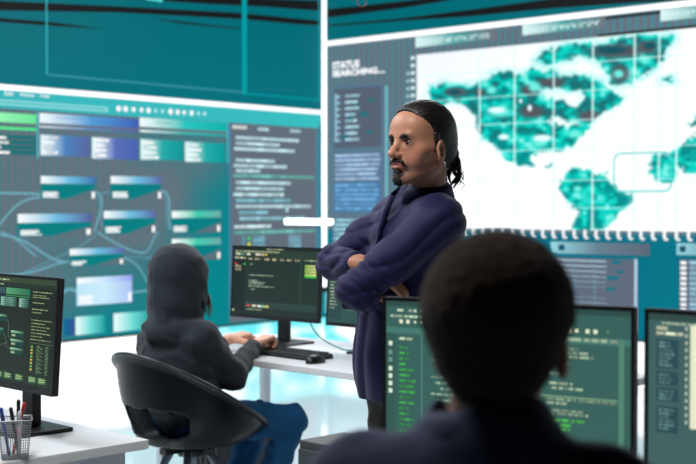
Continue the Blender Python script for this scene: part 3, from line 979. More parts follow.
def draw_front(s):
    """The green-grey code editor in front of the nearest person."""
    r = random.Random(12); tx = (205, 225, 195)
    bg = (58, 98, 92)
    s.rect(0, 0, 1, 1, bg, 0); s.rect(0, 0, 1, .035, (48, 78, 74), 1)
    for u in (.05, .1, .15): s.words(u, .06, u + .035, .016, tx, r)
    s.words(.02, .1, .5, .014, tx, r)
    for u, z in ((.06, 1), (.09, 1), (.125, .6), (.15, .6), (.62, .6), (.645, 1), (.67, 1), (.7, 1), (.725, 1.3), (.76, 1.3), (.79, .8), (.83, 1), (.86, 1), (.91, .5)):
        s.rect(u, .135 - .018 * z * .7, u + .015 * z, .135 + .018 * z * .7, (232, 236, 205) if u < .88 else (90, 170, 120), 3)
    s.rect(0, .175, 1, .215, (70, 122, 112), 1)
    s.rect(.0, .215, .04, 1, (54, 90, 84), 1)
    for v in (.27, .33, .38, .44, .49, .54, .59): s.rect(.012, v, .028, v + .03, (225, 235, 215) if v > .4 or v < .3 else (110, 150, 140), 3)
    s.rect(.155, .215, .162, 1, (76, 126, 116), 2); s.words(.06, .25, .12, .016, tx, r)
    for k in range(16): s.words(.06, .31 + k * .037, .06 + r.uniform(.035, .075), .014, (66, 168, 74), r)
    for k in range(20):
        if k % 7 == 5: continue
        s.words(.2 + (k % 3) * .02, .27 + k * .037, .2 + r.uniform(.1, .34), .013, (160, 186, 160), r)
    s.rect(.64, .175, .65, 1, (80, 130, 118), 2)
    s.rect(.955, .175, .975, .93, (84, 134, 116), 2)
    for v, u0, e in ((.19, .67, .95), (.25, .72, .8), (.275, .72, .84), (.3, .7, .86), (.34, .7, .77), (.41, .69, .74), (.47, .69, .78), (.5, .7, .82), (.595, .68, .76), (.64, .7, .82), (.66, .7, .84)):
        s.words(u0, v, e, .014 if v > .2 else .02, (166, 188, 158), r)
    for v in (.55, .84): s.rect(.66, v, .95, v + .006, (150, 190, 150), 2); s.words(.68, v + .02, .95, .014, (150, 176, 148), r)
    s.words(.71, .7, .83, .016, (90, 205, 90), r); s.words(.735, .73, .78, .016, (90, 205, 90), r); s.words(.74, .755, .77, .016, (90, 205, 90), r)
    for v, u0, e in ((.89, .74, .88), (.925, .74, .85), (.955, .74, .92)): s.words(u0, v, e, .014, (166, 188, 158), r)


def draw_map_screen(s):
    r = random.Random(3)
    s.rect(0, 0, 1, 1, (66, 98, 98), 0); s.rect(0, 0, 1, .04, (52, 76, 72), 1); s.words(.05, .055, .5, .01, (190, 210, 180), r)
    s.words(.03, .085, .075, .02, (225, 232, 200), r); s.words(.03, .115, .13, .016, (225, 232, 200), r)
    for (v0, v1) in ((.15, .32), (.34, .42), (.435, .515), (.545, .7)):
        s.rect(.03, v0, .112, v1, (44, 76, 84), 1)
        v = v0 + .02
        while v < v1 - .01: s.words(.04, v, .04 + r.uniform(.035, .06), .01, (110, 150, 150), r); v += .022
    for k in range(14): s.rect(.138, .07 + k * .042, .144, .09 + k * .042, (215, 225, 200), 2)
    s.rect(.155, .06, .97, .66, (232, 234, 205), 2)
    s.rect(.33, .16, .62, .3, (60, 150, 120), 3); s.rect(.42, .3, .6, .42, (70, 160, 130), 3); s.rect(.55, .46, .68, .64, (60, 150, 120), 3); s.rect(.8, .42, .92, .6, (70, 160, 130), 3)
    s.rect(.2, .76, .97, .95, (52, 84, 84), 1)


# the long white desk of the hooded person and its equipment
DA = desk('long white desk in front of the hooded person', (0.0, 4.98, 0), D45, -1.38, 0.9, 0.0, 0.78, 0.76)
monitor('black monitor showing dark code on the desk behind the keyboard', (-.305, 6.045, .76), math.radians(-42), .59, .345, .287, math.radians(3), draw_hood, (.26, .2))
monitor('black monitor half hidden behind the standing man in the blue shirt', (.17, 5.60, .76), math.radians(-44), .61, .345, .284, math.radians(3), draw_side, (.26, .2))

# keyboard
kb = thing('keyboard', 'black computer keyboard on the white desk under the hands', 'keyboard', (-.268, 5.535, .76), D45)
b = MB(); b.mesh([(-.225, -.068, 0.002), (.225, -.068, 0.002), (.225, .068, .002), (-.225, .068, .002), (-.222, -.065, .012), (.222, -.065, .012), (.222, .065, .022), (-.222, .065, .022)],
                 [(3, 2, 1, 0), (4, 5, 6, 7), (0, 1, 5, 4), (1, 2, 6, 5), (2, 3, 7, 6), (3, 0, 4, 7)])
b.build('keyboard_body', M_black, kb, 0.002)
b = MB(); rk = random.Random(1)
for rI in range(6):
    x = -.214
    while x < .2:
        wd = .0185 if rk.random() < .85 else .03
        if rI == 0 and -.12 < x < .0: wd = .11
        if x + wd > .216: break
        y = -.056 + rI * .0205; z = .0125 + (y + .065) / .13 * .01
        b.box(x, y, z, x + wd - .003, y + .0165, z + .006); x += wd
b.build('key_field', M_key, kb)
# mouse
ms = thing('computer_mouse', 'black computer mouse beside the keyboard', 'mouse', (-.135, 5.285, .76), D45 + .2)
b = MB(); prof = []
n = 20; vs = []; fs = []
for i in range(9):
    a = i / 8 * math.pi / 2
    for k in range(n):
        an = 2 * math.pi * k / n
        vs.append((.033 * math.cos(an) * math.cos(a) ** .7, .056 * math.sin(an) * math.cos(a) ** .7, .034 * math.sin(a) * (1 - .18 * math.sin(an) * math.cos(a)) + .001))
for i in range(8):
    for k in range(n):
        fs.append((i * n + k, i * n + (k + 1) % n, (i + 1) * n + (k + 1) % n, (i + 1) * n + k))
fs.append(tuple(range(n - 1, -1, -1)))
b.mesh(vs, fs, 0, True); b.build('mouse_shell', M_black, ms)
b = MB(); b.lathe([(0, -.004), (.009, -.003), (.009, .003), (0, .004)], 14, Matrix.Translation((0, .03, .0275)) @ Matrix.Rotation(math.pi / 2, 4, 'Y')); b.build('scroll_wheel', M_key, ms)
# cable hanging from the monitor to the desk
b = MB(); q = bez((-.2, 6.02, .93), (-.17, 5.98, .80), (-.12, 5.86, .79), (-.02, 5.72, .765), 16)
b.tube(q, .0035, 6); q2 = bez((-.02, 5.72, .765), (.02, 5.67, .7645), (.1, 5.75, .7645), (.16, 5.82, .7645), 10); b.tube(q2, .0035, 6)
tag(b.build('monitor_cable', M_cable), 'thin teal cable running down behind the monitors', 'cable')

# left desk, its monitor and the pen pot
desk('white desk corner at the lower left carrying a monitor and a pen pot', (-.575, 3.67, 0), D45, -1.7, 0.0, -.8, 0.0, 0.74)
monitor('black monitor at the left edge showing a node dashboard', (-.957, 3.835, .74), D45, .54, .338, .30, math.radians(4), draw_dash, (.23, .2), 0.0, (-.028, 0))
b = MB(); b.tube(bez((-.955, 3.79, 1.0), (-.90, 3.74, .96), (-.93, 3.70, .90), (-.945, 3.78, .865), 14), .003, 6)
tag(b.build('monitor_cable', mat('black_cable_rubber', (20, 20, 22), .5)), 'short black cable looped behind the left monitor', 'cable')

M_mesh = mat('silver_wire', (150, 154, 160), 0.35, 0.8)
PP = Vector((-.893, 3.405, .74))
pp = thing('pen_pot', 'silver wire mesh pen pot on the left desk', 'pen pot', PP, 0.25)
b = MB()
s0, s1, hh = .034, .044, .105
def ring(z, n=6):
    k = s0 + (s1 - s0) * z / hh
    P = []
    for (cx, cy, st) in ((k - .008, k - .008, 0), (-k + .008, k - .008, 90), (-k + .008, -k + .008, 180), (k - .008, -k + .008, 270)):
        for j in range(n): P.append((cx + .008 * math.cos(math.radians(st + j * 90 / (n - 1))), cy + .008 * math.sin(math.radians(st + j * 90 / (n - 1))), z))
    return P
for k in range(15): b.tube(ring(.004 + k * .0068), .0006, 4, closed=True)
for sx, sy in ((1, 0), (-1, 0), (0, 1), (0, -1)):
    for k in range(13):
        t = -1 + 2 * k / 12
        P = [((sx * s + (t * (s - .004) if sx == 0 else 0)), (sy * s + (t * (s - .004) if sy == 0 else 0)), z) for s, z in ((s0, .004), (s1, hh))]
        b.tube(P, .0006, 4)
b.build('wire_mesh', M_mesh, pp)
b = MB(); b.tube(ring(hh), .0022, 6, closed=True); b.build('rim', M_mesh, pp)
b = MB(); b.box(-s0, -s0, .001, s0, s0, .004); b.build('pot_base', M_mesh, pp)
for nm, lab, colr, dx, dy, lx, ly, ln in (('pen', 'red marker pen leaning right in the wire pot', (200, 30, 40), -.008, .01, .028, .012, .135), ('pen', 'black pen leaning left in the wire pot', (22, 22, 26), .01, .0, -.022, .006, .125),
                                ('pen', 'blue pen standing in the wire pot', (30, 60, 150), -.012, -.012, -.016, -.02, .13), ('pen', 'white pen with black tip in the wire pot', (225, 225, 228), .016, -.014, .004, -.012, .12),
                                ('pencil', 'grey pencil in the wire pot', (120, 122, 126), .004, .016, -.004, .024, .14)):
    q = thing(nm, lab, 'pen' if nm == 'pen' else 'pencil', PP + Vector((dx, dy, .006)))
    d = Vector((lx, ly, ln)); m = mat(nm + '_plastic', colr, .35)
    b = MB(); b.tube([d * .0, d * .05, d * .06, d * .97, d], [.001, .004, .0045, .0045, .003], 8); b.build('barrel', m, q)
    b = MB(); b.tube([d * .72, d * 1.0, d * 1.03], [.0052, .0052, .003], 8); b.build('cap', m if nm == 'pen' else M_black, q)

# desk and monitors of the nearest person
desk('white desk in front of the nearest person', (.50, 2.2, 0), math.radians(-33), -.95, .95, -.4, .42, 0.74)
monitor('black monitor with green code behind the nearest head', (.34, 2.59, .74), math.radians(-31), .545, .335, .318, 0.0, draw_front, (.24, .2))
monitor('black monitor cut by the right edge of the picture', (.798, 2.225, .74), math.radians(-40), .545, .335, .320, 0.0, draw_map_screen, (.24, .2))

# dark cabinets
def pedestal(label, loc, rz, wx, wy, hz, nd):
    t = thing('drawer_cabinet', label, 'cabinet', loc, rz)
    b = MB(); b.box(-wx / 2, -wy / 2, .04, wx / 2, wy / 2, hz); b.build('cabinet_body', M_cab, t, .004)
    for k in range(nd):
        z0 = .06 + k * (hz - .08) / nd; z1 = z0 + (hz - .08) / nd - .008
        b = MB(); b.box(-wx / 2 + .008, -wy / 2 - .014, z0, wx / 2 - .008, -wy / 2 - .0005, z1); d = b.build('drawer', M_cab, t, .003)
        b = MB(); b.tube([(-.04, -wy / 2 - .014, z1 - .03), (-.04, -wy / 2 - .03, z1 - .03), (.04, -wy / 2 - .03, z1 - .03), (.04, -wy / 2 - .014, z1 - .03)], .004, 6); b.build('handle', M_chrome, d)
    for sx in (-1, 1):
        for sy in (-1, 1):
            b = MB(); b.lathe([(.0, 0), (.014, 0.0), (.014, .04), (0, .04)], 12, Matrix.Translation((sx * (wx / 2 - .03), sy * (wy / 2 - .03), 0))); b.build('foot', M_black, t)
    return t


pedestal('dark grey drawer cabinet standing right of the blue jeans', (.082, 4.40, 0), D45, .50, .22, .585, 3)
pc = thing('computer_tower', 'dark computer tower under the desk behind the jeans', 'computer', (-.50, 5.90, 0), D45)
b = MB(); b.box(-.10, -.22, .012, .10, .22, .46); b.build('tower_case', M_cab, pc, .004)
for k in range(5):
    b = MB(); b.box(-.085 + k * .036, -.226, .05, -.07 + k * .036, -.2205, .42); b.build('front_bar', M_black, pc)
for sy in (-1, 1):
    b = MB(); b.box(-.11, sy * .16 - .015, 0, .11, sy * .16 + .015, .0115); b.build('foot', M_black, pc)

# tub chair of the hooded person
CH = Vector((-.655, 5.262, 0))
chair = thing('tub_chair', 'black plastic tub chair under the person in the hoodie', 'chair', CH, D45)
n, mrows = 144, 64
vs = []; fs = []
def shell(phi, t):
    """phi 0 at the back (-Y), t from the seat centre (0) to the rim (1)."""
    c = math.cos(phi)
    back = max(0.0, (c + 0.95) / 1.95) ** 1.15
    rim = .478 + .345 * back
    R0 = .205
    if t < .35:
        k = t / .35
        r = R0 * k; z = .435 + .012 * k ** 3
        if c < 0: z += .012 * (-c) * k
    else:
        k = (t - .35) / .65
        flare = .078 * (1 - (1 - k) ** 2) + .02 * k
        r = R0 + flare; z = .447 + (rim - .447) * k ** 1.25
        if k > .93: r += (k - .93) * .22
    return (r * math.sin(phi) * 1.03, -r * c * (.95 if c > 0 else 1.0), z)
for i in range(mrows + 1):
    for k in range(n): vs.append(shell(2 * math.pi * k / n, max(.002, i / mrows)))
for i in range(mrows):
    for k in range(n):
        phi = (2 * math.pi * (k + .5) / n + math.pi) % (2 * math.pi) - math.pi
        z = shell(phi, (i + .5) / mrows)[2]; t = (i + .5) / mrows
        if t > .37:
            u = abs(phi) / math.radians(50); v = abs(z - .545) / .062
            if u ** 4 + v ** 4 < 1: continue
        a, b_ = i * n + k, i * n + (k + 1) % n
        fs.append((a, b_, b_ + n, a + n))
fs.append(tuple(range(n - 1, -1, -1)))
b = MB(); b.mesh(vs, fs, 0, True)
o = b.build('seat_shell', M_shell, chair, solid=.009)
sm = o.modifiers.new('smooth', 'SUBSURF'); sm.levels = 1; sm.render_levels = 1
o.modifiers.move(1, 0)
b = MB(); b.tube([shell(2 * math.pi * k / 64, 1.0) for k in range(64)], .0085, 8, closed=True); b.build('rim_edge', mat('grey_rim_plastic', (40, 42, 50), .35), chair)
b = MB(); b.box(-.14, -.02, .40, .14, .02, .424); b.box(-.02, -.14, .40, .02, .14, .424); b.lathe([(.05, .38), (.06, .424)], 16); b.build('base_cross', M_black, chair)
for sx in (-1, 1):
    for sy in (-1, 1):
        b = MB(); b.tube([(sx * .05, sy * .05, .41), (sx * .21, sy * .21, .0)], [.017, .011], 12); b.build('leg', M_legw, chair)

# ------------------------------------------------------------------ implicit surfaces for figures
class SDF:
    """Blended solid sampled on a (possibly uneven) box grid; mesh() extracts one continuous surface."""
    def __init__(s, xs, ys, zs):
        s.x, s.y, s.z = (np.asarray(a, np.float32) for a in (xs, ys, zs))
        s.d = np.full((len(s.x), len(s.y), len(s.z)), 0.5, np.float32)

    def win(s, lo, hi):
        sl = []
        for a, l, h in zip((s.x, s.y, s.z), lo, hi):
            i0 = max(0, int(np.searchsorted(a, l)) - 1); i1 = min(len(a), int(np.searchsorted(a, h)) + 1)
            sl.append(slice(i0, max(i0, i1)))
        X, Y, Z = s.x[sl[0]][:, None, None], s.y[sl[1]][None, :, None], s.z[sl[2]][None, None, :]
        return tuple(sl), X, Y, Z

    def comb(s, sl, v, k, op):
        d = s.d[sl]
        if d.size == 0: return
        if op == 'add':
            h = np.clip(.5 + .5 * (d - v) / k, 0, 1); s.d[sl] = d * (1 - h) + v * h - k * h * (1 - h)
        elif op == 'sub':
            h = np.clip(.5 - .5 * (d + v) / k, 0, 1); s.d[sl] = d * (1 - h) - v * h + k * h * (1 - h)
        elif op == 'int':
            h = np.clip(.5 - .5 * (d - v) / k, 0, 1); s.d[sl] = d * (1 - h) + v * h + k * h * (1 - h)

    def ell(s, c, r, k=.02, op='add', rot=None):
        """Ellipsoid; rot is a 3x3 matrix whose columns are its axes."""
        c = np.array(c, float); R = max(r) + 2.5 * k + .012
        sl, X, Y, Z = s.win(c - R, c + R)
        dx, dy, dz = X - c[0], Y - c[1], Z - c[2]
        if rot is not None:
            m = np.array(rot, float)
            dx, dy, dz = (dx * m[0][j] + dy * m[1][j] + dz * m[2][j] for j in range(3))
        a = np.sqrt((dx / r[0]) ** 2 + (dy / r[1]) ** 2 + (dz / r[2]) ** 2)
        g = np.sqrt((dx / r[0] ** 2) ** 2 + (dy / r[1] ** 2) ** 2 + (dz / r[2] ** 2) ** 2)
        v = a * (a - 1) / np.maximum(g, 1e-5)
        v = np.where(a < 0.15, -min(r) * .9, v)
        s.comb(sl, v.astype(np.float32), k, op); return s

    def cap(s, a, b, ra, rb=None, k=.015, op='add', flat=None):
        """Tapering capsule; flat=(axis, factor) squeezes it along an axis."""
        a = np.array(a, float); b = np.array(b, float); rb = ra if rb is None else rb
        R = max(ra, rb) + 2.5 * k + .012
        sl, X, Y, Z = s.win(np.minimum(a, b) - R * 1.0, np.maximum(a, b) + R * 1.0)
        ab = b - a; L2 = max(float(ab @ ab), 1e-9)
        px, py, pz = X - a[0], Y - a[1], Z - a[2]
        t = np.clip((px * ab[0] + py * ab[1] + pz * ab[2]) / L2, 0, 1)
        qx, qy, qz = px - t * ab[0], py - t * ab[1], pz - t * ab[2]
        if flat is not None:
            ax, f = flat; ax = np.array(ax, float); ax /= np.linalg.norm(ax)
            dt = qx * ax[0] + qy * ax[1] + qz * ax[2]
            q = np.sqrt(np.maximum(qx * qx + qy * qy + qz * qz - dt * dt, 0) + (dt * f) ** 2)
        else:
            q = np.sqrt(qx * qx + qy * qy + qz * qz)
        s.comb(sl, (q - (ra + (rb - ra) * t)).astype(np.float32), k, op); return s

    def plane(s, p, n, k=.01, op='int'):
        n = np.array(n, float); n /= np.linalg.norm(n)
        X, Y, Z = s.x[:, None, None], s.y[None, :, None], s.z[None, None, :]
        v = (X - p[0]) * n[0] + (Y - p[1]) * n[1] + (Z - p[2]) * n[2]
        s.comb((slice(None),) * 3, v.astype(np.float32), k, op); return s

    def warp(s, fn):
        """Adds fn(X, Y, Z) to the distance near the surface (folds, knit, strands)."""
        X, Y, Z = np.meshgrid(s.x, s.y, s.z, indexing='ij')
        m = np.abs(s.d) < .03
        s.d[m] += fn(X[m], Y[m], Z[m]).astype(np.float32); return s

    def mesh(s, name, m, parent=None, smooth=1, colour=None, to=None):
        d = s.d; ins = d < 0
        n0, n1, n2 = d.shape
        c = np.zeros((n0 - 1, n1 - 1, n2 - 1), np.int8)
        for i in (0, 1):
            for j in (0, 1):
                for k in (0, 1): c += ins[i:n0 - 1 + i, j:n1 - 1 + j, k:n2 - 1 + k]
        act = (c > 0) & (c < 8)
        I = np.argwhere(act); idx = np.full(act.shape, -1, np.int64); idx[act] = np.arange(len(I))
        P = np.zeros((len(I), 3)); W = np.zeros(len(I))
        co = [s.x, s.y, s.z]
        corners = [(i, j, k) for i in (0, 1) for j in (0, 1) for k in (0, 1)]
        for ca in corners:
            for ax in range(3):
                if ca[ax]: continue
                cb = list(ca); cb[ax] = 1
                A = I + np.array(ca); B = I + np.array(cb)
                da = d[A[:, 0], A[:, 1], A[:, 2]]; db = d[B[:, 0], B[:, 1], B[:, 2]]
                x = (da < 0) != (db < 0)
                t = np.where(x, da / np.where(x, da - db, 1), 0)
                pa = np.stack([co[q][A[:, q]] for q in range(3)], 1); pb = np.stack([co[q][B[:, q]] for q in range(3)], 1)
                P[x] += (pa + (pb - pa) * t[:, None])[x]; W[x] += 1
        P /= W[:, None]
        F = []
        for ax in range(3):
            o1, o2 = [(1, 2), (2, 0), (0, 1)][ax]
            sa = [slice(1, -1)] * 3; sb = [slice(1, -1)] * 3
            sa[ax] = slice(0, -1); sb[ax] = slice(1, None)
            a = ins[tuple(sa)]; b = ins[tuple(sb)]
            E = np.argwhere(a != b)
            flip = a[E[:, 0], E[:, 1], E[:, 2]]
            base = E + 1; base[:, ax] -= 1
            q = []
            for (u, v) in ((0, 0), (-1, 0), (-1, -1), (0, -1)):
                r = base.copy(); r[:, o1] += u; r[:, o2] += v
                q.append(idx[r[:, 0], r[:, 1], r[:, 2]])
            q = np.stack(q, 1)
            q[~flip] = q[~flip][:, ::-1]
            F.append(q)
        F = np.concatenate(F); F = F[(F >= 0).all(1)]
        for _ in range(smooth):
            S = np.zeros_like(P); N = np.zeros(len(P))
            for a_, b_ in ((0, 1), (1, 2), (2, 3), (3, 0)):
                np.add.at(S, F[:, a_], P[F[:, b_]]); np.add.at(S, F[:, b_], P[F[:, a_]])
                np.add.at(N, F[:, a_], 1); np.add.at(N, F[:, b_], 1)
            P = P * .5 + (S / np.maximum(N, 1)[:, None]) * .5
        cols = colour(P) if colour else None
        if to is not None: P = np.array([tuple(to @ Vector(p)) for p in P])
        me = bpy.data.meshes.new(name)
        me.vertices.add(len(P)); me.vertices.foreach_set('co', P.astype(np.float32).ravel())
        me.loops.add(len(F) * 4); me.loops.foreach_set('vertex_index', F.astype(np.int32).ravel())
        me.polygons.add(len(F)); me.polygons.foreach_set('loop_start', np.arange(0, len(F) * 4, 4, dtype=np.int32))
        me.polygons.foreach_set('use_smooth', np.ones(len(F), bool))
        me.update(calc_edges=True); me.validate()
        for mm in (m if isinstance(m, (list, tuple)) else [m]): me.materials.append(mm)
        if cols is not None:
            ca = me.color_attributes.new('tone', 'FLOAT_COLOR', 'POINT')
            arr = np.ones((len(P), 4), np.float32); arr[:, :3] = lin_np(cols); ca.data.foreach_set('color', arr.ravel())
        return link(name, me, parent)


def axis(a, b, h, fine=None):
    """Grid coordinates from a to b at step h, finer (fine=(lo, hi, step)) in one span."""
    if fine is None: return np.arange(a, b + h, h)
    lo, hi, f = fine
    return np.concatenate([np.arange(a, lo - h * .3, h), np.arange(lo, hi, f), np.arange(hi + h * .3, b + h, h)])


def tone_mat(name, rough, bump=None, sss=0.0, spec=.4, vary=None):
    m = mat(name, (128, 128, 128), rough, bump=bump, spec=spec)
    nt = m.node_tree; b = nt.nodes['Principled BSDF']
    a = nt.nodes.new('ShaderNodeAttribute'); a.attribute_name = 'tone'
    nt.links.new(a.outputs['Color'], b.inputs['Base Color'])
    if sss:
        b.inputs['Subsurface Weight'].default_value = sss
        b.inputs['Subsurface Radius'].default_value = (.012, .005, .003)
        b.inputs['Subsurface Scale'].default_value = 1.0
    return m


def V(*a): return np.array(a, float)


def unit(v):
    v = np.array(v, float); return v / np.linalg.norm(v)


def hand(s, wrist, fwd, up, side, curl=.6, scale=1.0, k=.006, spread=.12, thumb_out=.7, point=None):
    """Palm, four unequal bent fingers and a thumb. fwd: wrist to knuckles, up: back of the hand, side: towards the thumb."""
    wrist = V(*wrist); f = unit(fwd); u = unit(np.array(up) - f * np.dot(up, f)); sd = np.cross(f, u)
    if np.dot(sd, side) < 0: sd = -sd
    c = scale
    s.cap(wrist - f * .02, wrist + f * .02 * c, .0235 * c, .026 * c, .012, flat=(u, 1.35))
    for q in (-1, 0, 1):
        s.cap(wrist + f * .02 * c + sd * q * .013 * c, wrist + f * .083 * c + sd * q * .024 * c, .0155 * c, .0125 * c, .012, flat=(u, 1.1))
    for i, (off, L, r) in enumerate(((.031, .070, .0090), (.0105, .078, .0094), (-.0105, .073, .0090), (-.030, .058, .0078))):
        p = wrist + f * (.086 - .006 * (i == 3)) * c + sd * off * c
        cu = curl * (1 + .12 * i)
        ang = 0.25 * cu
        dirv = unit(f + sd * spread * (1.5 - i) * .5)
        for seg, ln in enumerate((.45, .32, .23)):
            ang += cu * (.55, .8, .6)[seg]
            dd = dirv * math.cos(ang) - u * math.sin(ang)
            e = p + dd * L * ln * c
            s.cap(p, e, r * (1 - .1 * seg) * c, r * (.9 - .1 * seg) * c, k if seg else k * 1.3)
            p = e
    p = wrist + f * .022 * c + sd * .024 * c - u * .006 * c
    d1 = unit(f * .75 + sd * thumb_out - u * .35)
    e = p + d1 * .042 * c; s.cap(p, e, .0145 * c, .0115 * c, .01)
    d2 = unit(f * .95 + sd * thumb_out * .35 - u * .45)
    e2 = e + d2 * .03 * c; s.cap(e, e2, .0108 * c, .0098 * c, k)
    d3 = unit(f * 1.0 + sd * .1 - u * .5)
    s.cap(e2, e2 + d3 * .022 * c, .0098 * c, .0078 * c, k)


def folds(amp, *waves):
    """Cloth folds: sum of warped ridges; wave = (direction, frequency per metre, phase, weight)."""
    def fn(X, Y, Z):
        n = vnoise(X * 9 + 20, Y * 9 + 20, 31, Z * 9 + 20) - .5
        n2 = vnoise(X * 22 + 5, Y * 22 + 5, 32, Z * 22 + 5) - .5
        r = 0
        for (d, fr, ph, wt) in waves:
            d = unit(d)
            r = r + wt * np.sin((X * d[0] + Y * d[1] + Z * d[2]) * fr + ph + n * 7 + n2 * 2.2)
        return amp * (r + n2 * 1.2)
    return fn


M_skin = tone_mat('skin', .48, bump=(260, .0004), sss=.12, spec=.4)
M_eye = mat('eye_white', (205, 200, 196), .2, spec=.7)
M_iris = mat('dark_iris', (28, 18, 14), .15, spec=.8)
M_hair = mat('black_hair', (20, 16, 15), .5, spec=.45, bump=(150, .0015))
M_beard = mat('black_beard', (24, 19, 18), .7, bump=(300, .0012))
M_shirt = mat('navy_blue_cotton', (21, 19, 68), .7, sheen=.1, bump=(500, .0003), vary=(9, .12), spec=.25)
M_trouser = mat('dark_brown_trousers', (44, 38, 34), .85, bump=(300, .0006), vary=(14, .25))
M_shoe = mat('black_leather', (18, 17, 17), .35)

# ------------------------------------------------------------------ standing man with folded arms
B = V(.205, 3.58, 0)                       # between the feet
yb = math.radians(66)                      # chest turned to the left of the picture
BF = V(-math.sin(yb), -math.cos(yb), 0)    # chest direction
BL = V(-BF[1], BF[0], 0)                   # his left (towards the camera side)
BL = V(math.cos(yb), -math.sin(yb), 0)
yh = math.radians(50)
HF = V(-math.sin(yh), -math.cos(yh), 0); HL = V(math.cos(yh), -math.sin(yh), 0)
HC = V(.205, 3.50, 1.583)                  # head centre
# head frame to world: local X = his left, Y = forward, Z up, chin slightly in
Rh = Matrix(((HL[0], HF[0], 0), (HL[1], HF[1], 0), (HL[2], HF[2], 1)))
Rh = Rh @ Matrix.Rotation(math.radians(2.5), 3, 'X')


def hw(x, y, z):
    v = Rh @ Vector((x, y, z)); return HC + V(*v)


RHN = np.array(Rh)

NECK = V(.218, 3.575, 1.455)
S_L = V(.248, 3.445, 1.372); S_R = V(.150, 3.72, 1.385)
E_L = V(.025, 3.405, 1.190); E_R = V(-.040, 3.625, 1.252)
W_R = V(.035, 3.475, 1.256); W_L = V(.105, 3.56, 1.165)
HIP = V(.205, 3.60, .93)


def shape_head(s):
    e = lambda c, r, k=.02, op='add': s.ell(hw(*c), r, k, op, RHN)
    c = lambda a, b, ra, rb=None, k=.01, op='add': s.cap(hw(*a), hw(*b), ra, rb, k, op)
    e((0, -.008, .032), (.073, .086, .086), .02)
    e((0, .028, -.005), (.064, .066, .085), .03)
    e((0, .03, -.055), (.046, .058, .055), .025)
    for q in (-1, 1):
        c((q * .050, -.002, -.062), (q * .024, .066, -.096), .014, .013, .016)      # jaw line
        c((q * .050, .052, -.022), (q * .057, .01, -.012), .014, .012, .02)         # cheek bone
        e((q * .036, .055, -.045), (.014, .018, .020), .02)                         # cheek
    e((0, .078, -.098), (.024, .018, .018), .018)                                   # chin
    e((0, .055, .045), (.056, .034, .038), .03)                                     # forehead
    c((-.034, .083, .016), (.034, .083, .016), .009, None, .014)                    # brow ridge
    for q in (-1, 1):
        e((q * .031, .098, .000), (.018, .014, .011), .012, 'sub')                  # eye socket
        e((q * .031, .074, .000), (.0155, .0137, .0125), .004)                      # lids
    c((0, .088, .006), (0, .110, -.030), .0075, .0105, .012)                        # nose bridge
    e((0, .112, -.034), (.0115, .012, .0095), .008)
    for q in (-1, 1):
        e((q * .0125, .100, -.037), (.0075, .010, .007), .006)                      # nostril wings
        e((q * .006, .108, -.045), (.003, .004, .003), .003, 'sub')
    e((0, .084, -.060), (.024, .016, .018), .014)                                   # mouth mound
    c((-.018, .092, -.0585), (.018, .092, -.0585), .0045, None, .005); c((-.008, .099, -.057), (.008, .099, -.057), .0045, None, .005)
    c((-.016, .0915, -.069), (.016, .0915, -.069), .0055, None, .006); c((-.007, .097, -.0685), (.007, .097, -.0685), .0055, None, .005)
    c((-.022, .101, -.0632), (.022, .101, -.0632), .002, None, .003, 'sub')
    e((0, .094, -.082), (.018, .008, .006), .01, 'sub')
    for q in (-1, 1):                                                               # ears
        rot = RHN @ np.array(Matrix.Rotation(math.radians(-q * 24), 3, 'Z') @ Matrix.Rotation(math.radians(-10), 3, 'X'))
        s.ell(hw(q * .076, .002, -.022), (.0085, .0185, .032), .006, 'add', rot)
        s.ell(hw(q * .082, .006, -.018), (.006, .011, .019), .004, 'sub', rot)
        s.ell(hw(q * .078, .008, -.024), (.005, .004, .006), .003, 'add', rot)


def head_field(xs, ys, zs):
    s = SDF(xs, ys, zs); shape_head(s); return s


def skin_tone(P):
    H_ = (P - HC) @ RHN
    c = np.tile(np.array([[184, 132, 106]], float), (len(P), 1))
    def mixc(w, col):
        w = np.clip(w, 0, 1)[:, None]; return c * (1 - w) + np.array([col]) * w
    g = lambda x, y, z, r: np.exp(-(((H_[:, 0] - x) / r) ** 2 + ((H_[:, 1] - y) / (r * 1.6)) ** 2 + ((H_[:, 2] - z) / r) ** 2))
    inh = (np.abs(H_[:, 2]) < .16)
    c = mixc(inh * .5 * (g(.04, .07, -.035, .022) + g(-.04, .07, -.035, .022) + g(0, .11, -.035, .014)), (206, 136, 118))
    jaw = np.clip((-.05 - H_[:, 2]) / .03, 0, 1) * np.clip((H_[:, 1] - .0) / .03, 0, 1) * inh
    c = mixc(jaw * .6, (118, 88, 76))
    lipz = np.exp(-((H_[:, 2] + .0635) / .0085) ** 2) * (np.abs(H_[:, 0]) < .024) * (H_[:, 1] > .085)
    c = mixc(lipz * .85, (150, 84, 78))
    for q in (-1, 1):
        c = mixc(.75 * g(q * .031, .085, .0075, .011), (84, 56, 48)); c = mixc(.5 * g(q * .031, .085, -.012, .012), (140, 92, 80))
    return c


man = thing('person', 'standing man with tied back dark hair and goatee, arms folded in navy blue shirt', 'person', tuple(B))
hx = (HC[0] - .125, HC[0] + .125); hy = (HC[1] - .13, HC[1] + .13)
s = SDF(axis(-.14, .47, .006, (hx[0], hx[1], .0024)), axis(3.30, 3.95, .006, (hy[0], hy[1], .0024)), axis(0.0, 1.74, .008, (1.44, 1.72, .0024)))
